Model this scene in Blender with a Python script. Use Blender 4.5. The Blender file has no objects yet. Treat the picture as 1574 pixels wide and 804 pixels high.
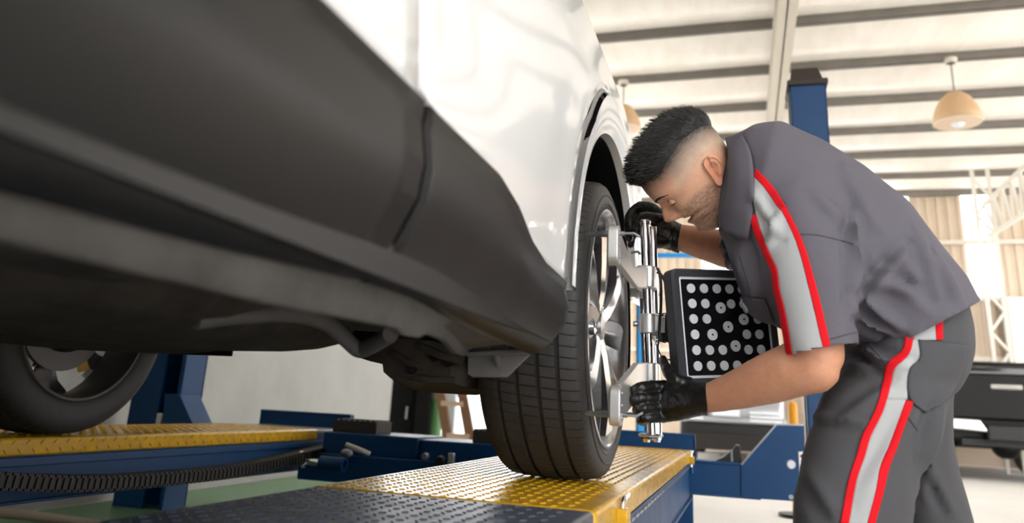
import bpy, bmesh, math, random
from math import sin, cos, pi, radians, sqrt, exp
from mathutils import Vector, Matrix, noise
from mathutils.bvhtree import BVHTree
random.seed(7)
S = bpy.context.scene
COL = S.collection

# ------------------------------------------------------------------ camera
FPX, PX, PY, CZ = 1181.0, 787.0, 283.2, 0.60
_p, _y, _r = radians(15.988), radians(16.962), radians(2.937)
FW = Vector((-sin(_y)*cos(_p), cos(_y)*cos(_p), sin(_p)))
_rt = Vector((cos(_y), sin(_y), 0)); _up = _rt.cross(FW)
RT = _rt*cos(_r) + _up*sin(_r); UP = -_rt*sin(_r) + _up*cos(_r)
CAM = Vector((0, 0, CZ))
cd = bpy.data.cameras.new('camera'); cam = bpy.data.objects.new('camera', cd); COL.objects.link(cam)
cam.matrix_world = Matrix(((RT.x, UP.x, -FW.x, 0), (RT.y, UP.y, -FW.y, 0), (RT.z, UP.z, -FW.z, CZ), (0, 0, 0, 1)))
cd.sensor_width = 36; cd.lens = 36*FPX/1574; cd.shift_y = -(402-PY)/1574
cd.clip_start = .02; cd.clip_end = 200
cd.dof.use_dof = True; cd.dof.focus_distance = 1.72; cd.dof.aperture_fstop = 3.2
S.camera = cam

# ------------------------------------------------------------------ world, light, exposure
w = bpy.data.worlds.new('sky'); S.world = w; w.use_nodes = True
bg = w.node_tree.nodes['Background']; bg.inputs[0].default_value = (1, .985, .965, 1); bg.inputs[1].default_value = 2.4
S.view_settings.view_transform = 'Standard'; S.view_settings.look = 'None'
S.view_settings.exposure = 1.2; S.view_settings.gamma = 1; S.view_settings.use_curve_mapping = False

# ------------------------------------------------------------------ helpers
def ray(u, v): return FW + RT*((u-PX)/FPX) - UP*((v-PY)/FPX)
def P(u, v, x=None, y=None, z=None):
    """world point seen at photo pixel (u,v) on the plane x=, y= or z= (world)"""
    d = ray(u, v)
    if x is not None: t = x/d.x
    elif y is not None: t = y/d.y
    else: t = (z-CZ)/d.z
    return CAM + d*t
def PP(u, v, p, n):
    d = ray(u, v); return CAM + d*((p-CAM).dot(n)/d.dot(n))
def ZC(z): return z + CZ
def lin(c): return tuple(((x/12.92) if x <= .04045 else ((x+.055)/1.055)**2.4) for x in c)

MATS = {}
def mat(name, col, rough=.5, metal=0, var=None, bump=None, coat=0, spec=.5, trans=0, attr=None, stretch=None, sss=0, rvar=0):
    """col sRGB; var=(scale, amount, colour2); bump=(scale, strength)"""
    if name in MATS: return MATS[name]
    m = bpy.data.materials.new(name); m.use_nodes = True; nt = m.node_tree; b = nt.nodes['Principled BSDF']
    L = nt.links.new
    c = lin(col); b.inputs['Base Color'].default_value = (*c, 1)
    b.inputs['Roughness'].default_value = rough; b.inputs['Metallic'].default_value = metal
    b.inputs['Specular IOR Level'].default_value = spec
    if coat: b.inputs['Coat Weight'].default_value = coat; b.inputs['Coat Roughness'].default_value = .03
    if trans: b.inputs['Transmission Weight'].default_value = trans
    if sss:
        b.inputs['Subsurface Weight'].default_value = sss; b.inputs['Subsurface Radius'].default_value = (.012, .005, .003); b.inputs['Subsurface Scale'].default_value = .6
    tc = nt.nodes.new('ShaderNodeTexCoord'); mp = nt.nodes.new('ShaderNodeMapping'); L(tc.outputs['Object'], mp.inputs[0])
    if stretch: mp.inputs['Scale'].default_value = stretch
    src = None
    if var:
        n = nt.nodes.new('ShaderNodeTexNoise'); n.inputs['Scale'].default_value = var[0]; n.inputs['Detail'].default_value = 6; n.inputs['Roughness'].default_value = .6
        L(mp.outputs[0], n.inputs['Vector'])
        r = nt.nodes.new('ShaderNodeMapRange'); r.inputs[1].default_value = .35; r.inputs[2].default_value = .68; r.inputs[4].default_value = var[1]
        L(n.outputs[0], r.inputs[0])
        mx = nt.nodes.new('ShaderNodeMix'); mx.data_type = 'RGBA'; L(r.outputs[0], mx.inputs[0])
        mx.inputs[6].default_value = (*c, 1); mx.inputs[7].default_value = (*lin(var[2]), 1); src = mx
        L(mx.outputs[2], b.inputs['Base Color'])
        if rvar:
            rr = nt.nodes.new('ShaderNodeMapRange'); rr.inputs[3].default_value = rough; rr.inputs[4].default_value = rough+rvar
            L(n.outputs[0], rr.inputs[0]); L(rr.outputs[0], b.inputs['Roughness'])
    if attr:
        a = nt.nodes.new('ShaderNodeAttribute'); a.attribute_name = attr
        mm = nt.nodes.new('ShaderNodeMix'); mm.data_type = 'RGBA'; mm.blend_type = 'MULTIPLY'; mm.inputs[0].default_value = 1
        if src: L(src.outputs[2], mm.inputs[6])
        else: mm.inputs[6].default_value = (*c, 1)
        L(a.outputs['Color'], mm.inputs[7]); L(mm.outputs[2], b.inputs['Base Color'])
    if bump:
        n2 = nt.nodes.new('ShaderNodeTexNoise'); n2.inputs['Scale'].default_value = bump[0]; n2.inputs['Detail'].default_value = 4
        L(mp.outputs[0], n2.inputs['Vector'])
        bp = nt.nodes.new('ShaderNodeBump'); bp.inputs['Strength'].default_value = bump[1]; bp.inputs['Distance'].default_value = .01
        L(n2.outputs[0], bp.inputs['Height']); L(bp.outputs[0], b.inputs['Normal'])
    MATS[name] = m; return m

class MB:
    def __init__(s): s.v = []; s.f = []
    def add(s, vs, fs):
        o = len(s.v); s.v += [Vector(q) for q in vs]; s.f += [tuple(i+o for i in f) for f in fs]; return s
    def box(s, a, b):
        x0, y0, z0 = a; x1, y1, z1 = b
        return s.add([(x0,y0,z0),(x1,y0,z0),(x1,y1,z0),(x0,y1,z0),(x0,y0,z1),(x1,y0,z1),(x1,y1,z1),(x0,y1,z1)],
              [(3,2,1,0),(4,5,6,7),(0,1,5,4),(1,2,6,5),(2,3,7,6),(3,0,4,7)])
    def prism(s, poly, d):
        """polygon (list of points) pushed by vector d"""
        n = len(poly); d = Vector(d); vs = [Vector(p) for p in poly] + [Vector(p)+d for p in poly]
        return s.add(vs, [tuple(range(n))[::-1], tuple(range(n, 2*n))] + [(i, (i+1) % n, n+(i+1) % n, n+i) for i in range(n)])
    def bar(s, a, b, w, h, up=(0,0,1)):
        a = Vector(a); b = Vector(b); d = (b-a).normalized(); sd = d.cross(Vector(up))
        if sd.length < 1e-4: sd = d.cross(Vector((1,0,0)))
        sd.normalize(); u = sd.cross(d)
        q = [a-sd*w/2-u*h/2, a+sd*w/2-u*h/2, a+sd*w/2+u*h/2, a-sd*w/2+u*h/2]
        return s.prism(q, b-a)
    def tube(s, pts, r, n=12, cap=True, sq=1):
        pts = [Vector(p) for p in pts]; m = len(pts); rs = r if hasattr(r, '__len__') else [r]*m
        rings = []; ref = None
        for i, p in enumerate(pts):
            t = (pts[min(i+1, m-1)]-pts[max(i-1, 0)]).normalized()
            if ref is None:
                ref = t.cross(Vector((0,0,1)));
                if ref.length < .05: ref = t.cross(Vector((1,0,0)))
            ref = (ref - t*ref.dot(t)).normalized(); bn = t.cross(ref)
            rings.append([p + ref*rs[i]*cos(2*pi*k/n) + bn*rs[i]*sq*sin(2*pi*k/n) for k in range(n)])
        return s.rings(rings, cap)
    def rings(s, rings, cap=True, closed=True):
        n = len(rings[0]); m = len(rings); vs = [q for r in rings for q in r]; fs = []
        for i in range(m-1):
            for k in range(n if closed else n-1):
                k2 = (k+1) % n; fs.append((i*n+k, i*n+k2, (i+1)*n+k2, (i+1)*n+k))
        if cap and closed: fs += [tuple(range(n))[::-1], tuple((m-1)*n+k for k in range(n))]
        return s.add(vs, fs)
    def lathe(s, prof, n=64, axis='X', c=(0,0,0), closed=False):
        """prof list of (along, radius)"""
        c = Vector(c); rings = []
        for k in range(n):
            a = 2*pi*k/n; ca, sa = cos(a), sin(a); r = []
            for (t, rad) in prof:
                q = {'X': (t, rad*ca, rad*sa), 'Z': (rad*ca, rad*sa, t), 'Y': (rad*sa, t, rad*ca)}[axis]
                r.append(c+Vector(q))
            rings.append(r)
        m = len(prof); vs = [q for r in rings for q in r]; fs = []
        for k in range(n):
            k2 = (k+1) % n
            for i in range(m if closed else m-1):
                i2 = (i+1) % m; fs.append((k*m+i, k*m+i2, k2*m+i2, k2*m+i))
        return s.add(vs, fs)
    def grid(s, rows, closed=False): return s.rings(rows, False, closed)
    def ball(s, c, r, n=14, m=10, sc=(1,1,1)):
        c = Vector(c); rings = []
        for i in range(1, m):
            t = pi*i/m; rings.append([c+Vector((r*sc[0]*sin(t)*cos(2*pi*k/n), r*sc[1]*sin(t)*sin(2*pi*k/n), -r*sc[2]*cos(t))) for k in range(n)])
        return s.rings(rings, True)
    def mesh(s, name='m'):
        me = bpy.data.meshes.new(name); me.from_pydata([tuple(q) for q in s.v], [], s.f); me.update()
        bm = bmesh.new(); bm.from_mesh(me); bmesh.ops.recalc_face_normals(bm, faces=bm.faces); bm.to_mesh(me); bm.free()
        return me
    def build(s, name, m, parent=None, smooth=False, bevel=0, seg=2, solid=0, keepn=False):
        me = s.mesh(name)
        return obj(name, me, m, parent, smooth, bevel, seg, solid)

def obj(name, me, m, parent=None, smooth=False, bevel=0, seg=2, solid=0):
    o = bpy.data.objects.new(name, me); COL.objects.link(o)
    if m: me.materials.append(m)
    if solid:
        md = o.modifiers.new('solid', 'SOLIDIFY'); md.thickness = solid; md.offset = -1
    if bevel:
        md = o.modifiers.new('bevel', 'BEVEL'); md.width = bevel; md.segments = seg; md.limit_method = 'ANGLE'; md.angle_limit = radians(35)
    if smooth or bevel:
        for p in me.polygons: p.use_smooth = True
        me.set_sharp_from_angle(angle=radians(38 if not bevel else 42))
    if parent: par(o, parent)
    return o
def par(o, p):
    o.parent = p; o.matrix_parent_inverse = Matrix.Translation(p.location).inverted() if p.parent is None else (Matrix.Translation(world_loc(p))).inverted()
def world_loc(p):
    l = Vector(p.location)
    if p.parent: l = p.matrix_parent_inverse @ l + world_loc(p.parent)
    return l
def empty(name, loc=(0,0,0), parent=None):
    e = bpy.data.objects.new(name, None); COL.objects.link(e); e.empty_display_size = .1; e.location = loc
    if parent: par(e, parent)
    return e
def tag(o, label, cat, group=None):
    o['label'] = label; o['category'] = cat
    if group: o['group'] = group
    return o
def struct(o): o['kind'] = 'structure'; return o
def stuff(o): o['kind'] = 'stuff'; return o
def circle(c, r, n, a, b): c = Vector(c); return [c+a*r*cos(2*pi*k/n)+b*r*sin(2*pi*k/n) for k in range(n)]
def spline(pts, n):
    """Catmull-Rom through points, n samples per span"""
    pts = [Vector(p) for p in pts]; out = []
    for i in range(len(pts)-1):
        p0 = pts[max(i-1, 0)]; p1 = pts[i]; p2 = pts[i+1]; p3 = pts[min(i+2, len(pts)-1)]
        for k in range(n):
            t = k/n; out.append(.5*((2*p1)+(p2-p0)*t+(2*p0-5*p1+4*p2-p3)*t*t+(3*p1-p0-3*p2+p3)*t**3))
    return out+[pts[-1]]
def interp(tab, x):
    if x <= tab[0][0]: return tab[0][1]
    for (a, b), (c, d) in zip(tab, tab[1:]):
        if x <= c: return b+(d-b)*(x-a)/(c-a)
    return tab[-1][1]

# ------------------------------------------------------------------ materials
concrete = mat('pale_concrete', (.86,.85,.83), .38, var=(1.2,.5,(.77,.76,.74)), bump=(60,.03), rvar=.15)
green = mat('green_floor_paint', (.42,.56,.42), .45, var=(3,.5,(.36,.49,.36)))
plaster = mat('grey_plaster', (.70,.70,.69), .85, var=(2.2,.6,(.62,.62,.61)), bump=(25,.05))
foil = mat('roof_foil', (.97,.95,.92), .42, metal=.0, var=(2.0,.6,(.90,.87,.83)), bump=(5,.5), stretch=(2.5,.7,1))
steel_dk = mat('purlin_steel', (.50,.48,.455), .5, metal=.3, var=(4,.4,(.38,.36,.34)))
paint_lt = mat('pale_steel_paint', (.80,.77,.72), .5)
sheet = mat('beige_wall_sheet', (.80,.73,.65), .6, var=(3,.4,(.74,.67,.59)))
blue = mat('blue_lift_paint', (.0,.24,.43), .38, var=(9,.35,(.0,.20,.37)), rvar=.15, spec=.35)
blue_post = blue
blue_sky = mat('light_blue_paint', (.16,.60,.90), .4)
yellow = mat('yellow_plate_paint', (.86,.67,.14), .16, var=(22,.6,(.66,.49,.12)), rvar=.22)
blue_plate = mat('slate_blue_plate_paint', (.33,.36,.42), .30, var=(18,.55,(.23,.255,.30)), rvar=.2)
grey_steel = mat('worn_steel', (.62,.64,.67), .3, metal=.8, var=(14,.4,(.45,.47,.5)))
chrome = mat('chrome', (.92,.92,.93), .06, metal=1)
alu = mat('cast_aluminium', (.82,.82,.82), .38, metal=.75, bump=(180,.05))
alloy = mat('alloy_silver', (.80,.80,.81), .22, metal=.95)
alloy_in = mat('alloy_dark', (.30,.29,.29), .45, metal=.6)
brass = mat('brass_pin', (.58,.50,.38), .3, metal=.85)
rubber = mat('tyre_rubber', (.16,.157,.16), .62, var=(30,.5,(.22,.215,.215)), bump=(120,.08))
rubber_dk = mat('black_rubber', (.05,.05,.05), .55)
white_paint = mat('white_car_paint', (.90,.905,.91), .35, coat=.7, spec=.3)
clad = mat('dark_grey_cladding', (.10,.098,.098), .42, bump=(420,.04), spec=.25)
clad_lt = mat('silver_trim', (.48,.48,.49), .35)
black_pl = mat('black_plastic', (.035,.035,.037), .5)
under = mat('dusty_underbody', (.29,.272,.25), .85, var=(16,.7,(.17,.158,.146)), bump=(40,.28), spec=.2)
under2 = under
under_lt = mat('grey_dusty_plastic', (.40,.39,.38), .75, var=(25,.6,(.36,.35,.34)), bump=(60,.15))
rail_m = mat('sill_rail_coating', (.32,.31,.30), .6, var=(9,.7,(.19,.185,.18)), bump=(50,.15), spec=.25)
skin = mat('skin', (.88,.68,.565), .5, var=(60,.35,(.79,.56,.445)), bump=(260,.12), attr='Col', sss=.12)
cloth = mat('grey_workwear', (.395,.385,.42), .9, bump=(900,.12), var=(500,.25,(.34,.33,.36)), spec=.2)
cloth_tr = mat('charcoal_workwear', (.325,.325,.34), .9, bump=(900,.12), var=(500,.25,(.28,.28,.29)), spec=.2)
band_gr = mat('light_grey_band', (.69,.70,.71), .85, bump=(900,.08), spec=.2)
band_rd = mat('red_band', (.85,.06,.12), .8, bump=(900,.08), spec=.25)
glove_m = mat('black_nitrile', (.05,.05,.054), .36, bump=(70,.25))
hair_m = mat('dark_hair', (.05,.045,.043), .62, var=(90,.6,(.09,.083,.082)), stretch=(1,1,1))
wood = mat('brown_wood', (.46,.33,.22), .6, var=(9,.5,(.36,.25,.16)), stretch=(6,6,.6))
liner_m = mat('liner_felt', (.03,.03,.03), .95, spec=.1)
white_m = mat('white_print', (.87,.89,.93), .55)
black_m = mat('black_print', (.02,.02,.022), .35)
truck_m = mat('black_truck_paint', (.02,.02,.022), .4, spec=.25)
silver_m = mat('silver_car_paint', (.68,.69,.70), .3, metal=.4, coat=.6)
lens_m = mat('lamp_lens', (.92,.93,.95), .1, spec=.8)
orange = mat('orange_plastic', (.92,.62,.08), .45)

# ================================================================== SETTING
CEIL = ZC(4.1); YB_ = 15.3
struct(MB().box((-40, -12, -.2), (40, 60, 0)).build('floor', concrete))
struct(MB().box((-3.25, -2, 0.0), (-.95, 6.2, .004)).build('trim_1', green))['label'] = 'green painted floor area under the lift'
wl = struct(MB().box((-3.5, -2.5, 0), (-3.3, 7.15, CEIL)).build('wall_left', plaster))
struct(MB().box((-3.298, -5, 0), (-3.28, 7.15, .09)).build('baseboard_left', mat('skirting', (.55,.55,.54), .7)))
struct(MB().box((-3.5, -2.7, 0), (.55, -2.5, CEIL)).build('light_block_front', plaster))  # unseen wall, added to block light from behind and darken the near left
struct(MB().box((5.6, -2.5, 0), (5.8, 4.2, CEIL)).build('light_block_right', plaster))  # unseen wall, added to keep side light off the near cladding
# ceiling with purlins
ce = MB()
rows = []
for j in range(0, 171):
    yy = -2.5 + j*17.9/170
    k = ((yy-(7.97-1.2*12)) % 1.2)/1.2
    rows.append([Vector((xx, yy, CEIL + .06 - .10*sin(pi*k)**2 + .02*noise.noise((xx*.5, yy*1.3, 0)))) for xx in [-6+q*13/40 for q in range(41)]])
ce.grid(rows)
cl = struct(ce.build('ceiling', foil, smooth=True, solid=-.05))
for j in range(-10, 8):
    y = 7.97+1.2*j
    if y < -2.4 or y > 15.25: continue
    q = MB().box((-6, y-.035, CEIL-.045), (7, y-.030, CEIL+.08)); q.box((-6, y-.035, CEIL-.045), (7, y+.03, CEIL-.040)); q.box((-6, y+.026, CEIL-.045), (7, y+.03, CEIL-.028))
    struct(q.build('purlin', steel_dk, cl))
# main rafter running down the hall
rf = MB(); rf.box((.42, 2, CEIL-.42), (.60, 15, CEIL-.405)).box((.42, 2, CEIL-.115), (.60, 15, CEIL-.10)).box((.50, 2, CEIL-.42), (.515, 15, CEIL-.10))
struct(rf.build('trim_2', paint_lt))['label'] = 'pale steel rafter below the roof purlins'

# back wall: low sheeted wall, window band above with sheeted piers
YB = 15.3
def xb(u, v): return P(u, v, y=YB).x
wbk = struct(MB().box((xb(862, 450)-.2, YB+.03, 0), (16, YB+.12, ZC(.15))).build('wall_back', sheet))
def corrugated(name, x0, x1, z0, z1, y=YB, mt=sheet, step=.17):
    pts = []; x = x0
    while x < x1-.01:
        for dx, dy in ((0,0),(.10,0),(.115,-.03),(.155,-.03)):
            if x+dx < x1: pts.append((x+dx, y+dy))
        x += step
    pts.append((x1, y))
    return struct(MB().grid([[Vector((a, b, z0)) for a, b in pts], [Vector((a, b, z1)) for a, b in pts]]).build(name, mt, wbk, solid=.01))
def xb(u, v): return P(u, v, y=YB).x
piers0 = xb(862, 450)-.2
zb0, zb1 = P(1493, 460, y=YB).z, P(1480, 294, y=YB).z
corrugated('wall_sheet', piers0, 16, ZC(.1), zb0)
piers = [(xb(862, 450)-.2, xb(862, 450)), (xb(1000, 430), xb(1079, 430)), (xb(1403, 380), xb(1484, 380)), (xb(1532, 380), xb(1620, 380)), (xb(1700, 380), 16)]
for a, b in piers: corrugated('wall_sheet', a, b, zb0, CEIL)
for i, (a, b) in enumerate([(piers[0][1], piers[1][0]), (piers[1][1], piers[2][0]), (piers[2][1], piers[3][0]), (piers[3][1], piers[4][0])]):
    g = MB().box((a, YB+.02, zb0), (b, YB+.03, CEIL-.05))
    gm = MATS.get('pane')
    if not gm:
        gm = bpy.data.materials.new('pane'); gm.use_nodes = True; nt = gm.node_tree; nt.nodes.remove(nt.nodes['Principled BSDF'])
        tr = nt.nodes.new('ShaderNodeBsdfTransparent'); gl = nt.nodes.new('ShaderNodeBsdfGlossy'); gl.inputs[1].default_value = .05
        mx = nt.nodes.new('ShaderNodeMixShader'); mx.inputs[0].default_value = .06
        nt.links.new(tr.outputs[0], mx.inputs[1]); nt.links.new(gl.outputs[0], mx.inputs[2]); nt.links.new(mx.outputs[0], nt.nodes['Material Output'].inputs[0]); MATS['pane'] = gm
    wn = struct(g.build('window_%d' % (i+1), gm))
    struct(MB().box((a, YB-.02, zb0-.06), (b, YB+.05, zb0)).build('window_sill', paint_lt, wn))
for z in (zb0+.0, (zb0+zb1)/2+.02, ZC(1.15)):
    struct(MB().box((piers0, YB-.12, z-.04), (16, YB-.04, z+.04)).build('girt', paint_lt, wbk))

# lattice column and lattice truss at the right of the back wall
lat = MB(); ylat = 13.2
c0, c1 = P(1545, 690, y=ylat), P(1526, 300, y=ylat)
for dx in (0, .22):
    lat.bar((c0.x+dx, ylat, 0), (c0.x+dx, ylat, CEIL-.15), .05, .05)
zz = .2; k = 0
while zz < 4.2:
    lat.bar((c0.x+(.22 if k % 2 else 0), ylat, zz), (c0.x+(0 if k % 2 else .22), ylat, zz+.3), .04, .04); zz += .3; k += 1
colm = struct(lat.build('trim_3', mat('white_steel', (.86,.84,.80), .5))); colm['label'] = 'white lattice steel column at the hall side'
tr = MB(); a0 = Vector((c0.x+.1, ylat-.05, ZC(3.35))); a1 = P(1640, 195, y=ylat-.8)
b0 = Vector((c0.x+.1, ylat-.05, ZC(2.85))); b1 = P(1640, 290, y=ylat-.8)
tr.bar(a0, a1, .06, .06).bar(b0, b1, .06, .06)
for i in range(9):
    t = i/9; t2 = (i+1)/9
    tr.bar(a0.lerp(a1, t), b0.lerp(b1, t2), .04, .04).bar(b0.lerp(b1, t2), a0.lerp(a1, t2), .035, .035)
struct(tr.build('trim_4', MATS['white_steel']))['label'] = 'white lattice truss meeting the column'

# ================================================================== LIFT
RZ = ZC(-.1507)                      # top of the runways
NX0, NX1 = -.715, -.225              # near runway
FX0, FX1 = -2.36, -1.875             # far runway
lift = tag(empty('vehicle_lift', (-1.3, 2.5, 0)), 'blue four-post vehicle lift with yellow tread plate runways under the white car', 'vehicle lift')
def lugs(x0, x1, y0, y1, z, s=.0235, L=.0145, W=.0036, H=.0020):
    m = MB(); j = 0; y = y0+s*.5
    while y < y1-s*.4:
        i = 0; x = x0+s*.5
        while x < x1-s*.4:
            a = (1 if (i+j) % 2 else -1)*pi/4
            d = Vector((cos(a), sin(a), 0)); n = Vector((-sin(a), cos(a), 0)); c = Vector((x, y, z-.0003))
            m.add([c-d*L*.5, c-n*W*.5-d*L*.2, c-n*W*.5+d*L*.2, c+d*L*.5, c+n*W*.5+d*L*.2, c+n*W*.5-d*L*.2, c-d*L*.28+Vector((0,0,H)), c+d*L*.28+Vector((0,0,H))],
                  [(0,1,6),(1,2,7,6),(2,3,7),(3,4,7),(4,5,6,7),(5,0,6)])
            x += s; i += 1
        y += s; j += 1
    return m
def side_lugs(x, y0, y1, z, sgn, s=.045):
    m = MB(); y = y0+s/2; i = 0
    while y < y1-s/2:
        for zz, b in ((z-.012, 1), (z-.034, -1)):
            a = b*pi/4; d = Vector((0, cos(a), sin(a))); n = Vector((0, -sin(a), cos(a))); c = Vector((x-sgn*.0003, y+(s/2 if b < 0 else 0), zz)); H = Vector((sgn*.003, 0, 0))
            m.add([c-d*.010, c-n*.003, c+d*.010, c+n*.003, c+H-d*.004, c+H+d*.004], [(0,1,4),(1,2,5),(1,5,4),(2,3,5),(3,0,4),(3,4,5)])
        y += s
    return m
def runway(x0, x1, ys, yy0, yy1, ye, inner):
    dp = .172 if inner else .205
    """blue beam with a slate plate then a yellow slip plate; inner = sign of the face that has the open channel"""
    b = MB(); zt = RZ-.006
    b.box((x0+.012, ys, zt-.006), (x1-.012, ye, zt))
    for xs, sg in ((x0+.014, 1), (x1-.014, -1)):
        b.box((min(xs, xs+sg*.008), ys, RZ-dp), (max(xs, xs+sg*.008), ye, zt))
        b.box((min(xs-sg*.012, xs+sg*.05), ys, RZ-dp), (max(xs-sg*.012, xs+sg*.05), ye, RZ-dp+.008))
        b.box((min(xs-sg*.012, xs), ys, RZ-.075), (max(xs-sg*.012, xs), ye, RZ-.052))
    b.box((x0+.014, ye-.006, RZ-dp), (x1-.014, ye, zt))
    r = b.build('runway', blue, lift, bevel=.002)
    pl = MB().box((x0, ys, RZ-.035), (x1, yy0-.002, RZ-.0005)).build('tread_plate', blue_plate, r, bevel=.008, seg=3)
    stuff(lugs(x0+.012, x1-.012, ys, yy0, RZ-.0005).build('tread_lugs', blue_plate, r))
    yp = MB().box((x0-.003, yy0, RZ-.048), (x1+.003, yy1, RZ)).build('slip_plate', yellow, r, bevel=.008, seg=3)
    stuff(lugs(x0+.012, x1-.012, yy0, yy1, RZ).build('slip_plate_lugs', yellow, r))
    if inner: stuff(side_lugs(x1+.003, yy0, yy1, RZ, 1).build('edge_lugs', yellow, r))
    MB().box((x0, yy1+.003, RZ-.02), (x1, ye+.02, RZ-.004)).build('end_plate', grey_steel, r, bevel=.003)
    return r
rn = runway(NX0, NX1, -1.6, 1.262, 3.585, 3.66, False)
rfa = runway(FX0, FX1, -1.6, .2, 3.30, 3.66, True)
# end stops
for (x0, x1, y) in ((NX0-.01, NX1+.012, 3.69), (FX0-.04, FX1-.01, 3.62)):
    m = MB(); m.box((x0, y, RZ-.10), (x1, y+.012, RZ+.062)); m.box((x0, y-.002, RZ+.05), (x1, y+.03, RZ+.064)); m.box((x1-.012, y, RZ-.05), (x1, y+.05, RZ+.062))
    m.build('end_stop', blue, lift, bevel=.004)
# slot strip along the near beam, pin blocks with chrome pull pins
m = MB(); yy = 1.4
while yy < 3.5:
    m.box((NX1-.006, yy, RZ-.066), (NX1+.001, yy+.055, RZ-.060)); yy += .07
m.build('slot_strip', grey_steel, rn)
for yy in (1.49, 3.44):
    blk = MB().box((NX1-.01, yy-.018, RZ-.048), (NX1+.022, yy+.018, RZ-.018)).build('pin_block', yellow, rn, bevel=.003)
    MB().tube([(NX1+.01, yy, RZ-.075), (NX1+.01, yy, RZ-.012), (NX1+.012, yy+.006, RZ-.003), (NX1+.014, yy+.05, RZ-.001)], .0045, 10).build('pull_pin', chrome, lift, smooth=True)
    MB().tube([(NX1+.01, yy, RZ-.085), (NX1+.01, yy, RZ-.06)], .008, 10).build('pin_sleeve', blue_post, lift, smooth=True)
# cross beam at the far end, carriages, posts
YC = 3.86
zc0, zc1 = P(1063, 758, y=YC).z, P(1100, 711, y=YC).z
m = MB(); m.box((-2.98, YC, zc0), (.06, YC+.10, zc1)); m.box((-2.98, YC-.008, zc1-.006), (.06, YC+.11, zc1+.006)); m.box((-2.98, YC-.008, zc0-.006), (.06, YC+.11, zc0+.006))
m.build('cross_beam', blue, lift, bevel=.003)
poly = [P(u, v, y=YC-.012) for u, v in ((1139,714),(1193,653),(1236,654),(1240,772),(1139,765))]
g = MB().prism(poly, (0, .014, 0)).build('carriage_plate', blue, lift, bevel=.002)
MB().prism([P(u, v, y=YC-.016) for u, v in ((1139,713),(1193,651.5),(1236,652.5),(1236,654.5),(1194,654),(1140,716))], (0, .02, 0)).build('plate_edge', grey_steel, g)
cb = P(1216, 714, y=YC-.012); MB().lathe([(-.006,.0),(-.006,.016),(0,.02),(.004,.02)], 20, 'Y', cb).build('plate_bolt', white_m, g, smooth=True)
cb = P(1216, 764, y=YC-.012); MB().lathe([(-.006,.0),(-.006,.010),(.004,.012)], 14, 'Y', cb).build('plate_bolt', grey_steel, g, smooth=True)
gp = P(1232, 714, y=YC-.016); hb = MB().box((gp.x-.012, gp.y, gp.z-.055), (gp.x+.018, gp.y+.01, gp.z+.055)).build('guide_block', alu, g, bevel=.003)
for dz in (-.035, .035): MB().lathe([(-.004,0),(-.004,.008),(.002,.008)], 12, 'Y', (gp.x+.004, gp.y, gp.z+dz)).build('screw', black_pl, g)
fin = [P(u, v, y=YC+.02) for u, v in ((1090,712),(1112,703),(1126,691),(1131,684),(1137,685),(1141,713))]
MB().prism(fin, (0, .10, 0)).build('rope_guard', black_pl, lift, bevel=.002)
MB().prism([P(u, v, y=YC+.018) for u, v in ((1123,693),(1126,691),(1127,712),(1124,712))], (0,.003,0)).build('guard_rib', grey_steel, lift)
pa, pb = P(1218, 209, y=YC+.02), P(1275, 209, y=YC+.02)
x0, x1 = pa.x, pb.x; zt = P(1240, 128, y=YC+.02).z
m = MB(); m.box((x0, YC+.02, 0), (x1, YC+.028, zt)); m.box((x1-.008, YC+.02, 0), (x1, YC+.22, zt)); m.box((x0, YC+.21, 0), (x1, YC+.22, zt)); m.box((x0, YC+.02, 0), (x0+.008, YC+.07, zt)); m.box((x0, YC+.17, 0), (x0+.008, YC+.22, zt))
post = m.build('post', blue_post, lift, bevel=.003)
MB().box((x0-.06, YC-.04, 0), (x1+.06, YC+.28, .015)).build('base_plate', blue, post)
m = MB(); m.box((x0-.012, YC+.0, zt-.012), (x1+.01, YC+.235, zt+.018))
m.prism([(x0+.005, YC+.02, zt+.018), (x1-.01, YC+.02, zt+.018), (x1-.03, YC+.05, zt+.10), (x0+.015, YC+.05, zt+.10)], (0, .15, 0))
m.build('post_cap', mat('dark_cap', (.22,.18,.16), .7), post, bevel=.006)
MB().box((x0-.006, YC+.10, .1), (x0+.004, YC+.15, zt-.01)).build('ladder_rail', grey_steel, post)
# left post with carriage gusset
YL = 3.5
l0, l1, l2 = P(193, 660, y=YL), P(252, 580, y=YL), P(283, 580, y=YL)
zt = ZC(1.75)
m = MB(); m.box((l0.x, YL, 0), (l1.x, YL+.01, zt)); m.box((l1.x-.022, YL-.01, 0), (l1.x+.004, YL+.012, zt)); m.box((l1.x, YL+.16, 0), (l2.x, YL+.17, zt)); m.box((l2.x-.025, YL-.004, 0), (l2.x, YL+.16, zt)); m.box((l0.x, YL, 0), (l0.x+.01, YL+.17, zt)); m.box((l0.x, YL+.16, 0), (l2.x, YL+.17, zt))
lp = m.build('post', blue, lift, bevel=.002)
poly = [P(u, v, y=YL-.05) for u, v in ((252,605),(276,606),(295,650),(300,700),(248,700))]
MB().prism(poly, (0, .16, 0)).build('carriage_plate', blue, lift, bevel=.003)
c = P(245, 643, y=YL-.06); MB().box((c.x-.02, c.y, c.z-.03), (c.x+.012, c.y+.02, c.z+.025)).build('guide_block', alu, lift, bevel=.003)
# dark stand carrying the near runway end
MB().box((NX0+.2, YC-.02, 0), (NX1-.01, YC+.0, RZ-.2)).build('support_leg', blue, lift, bevel=.003)

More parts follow.
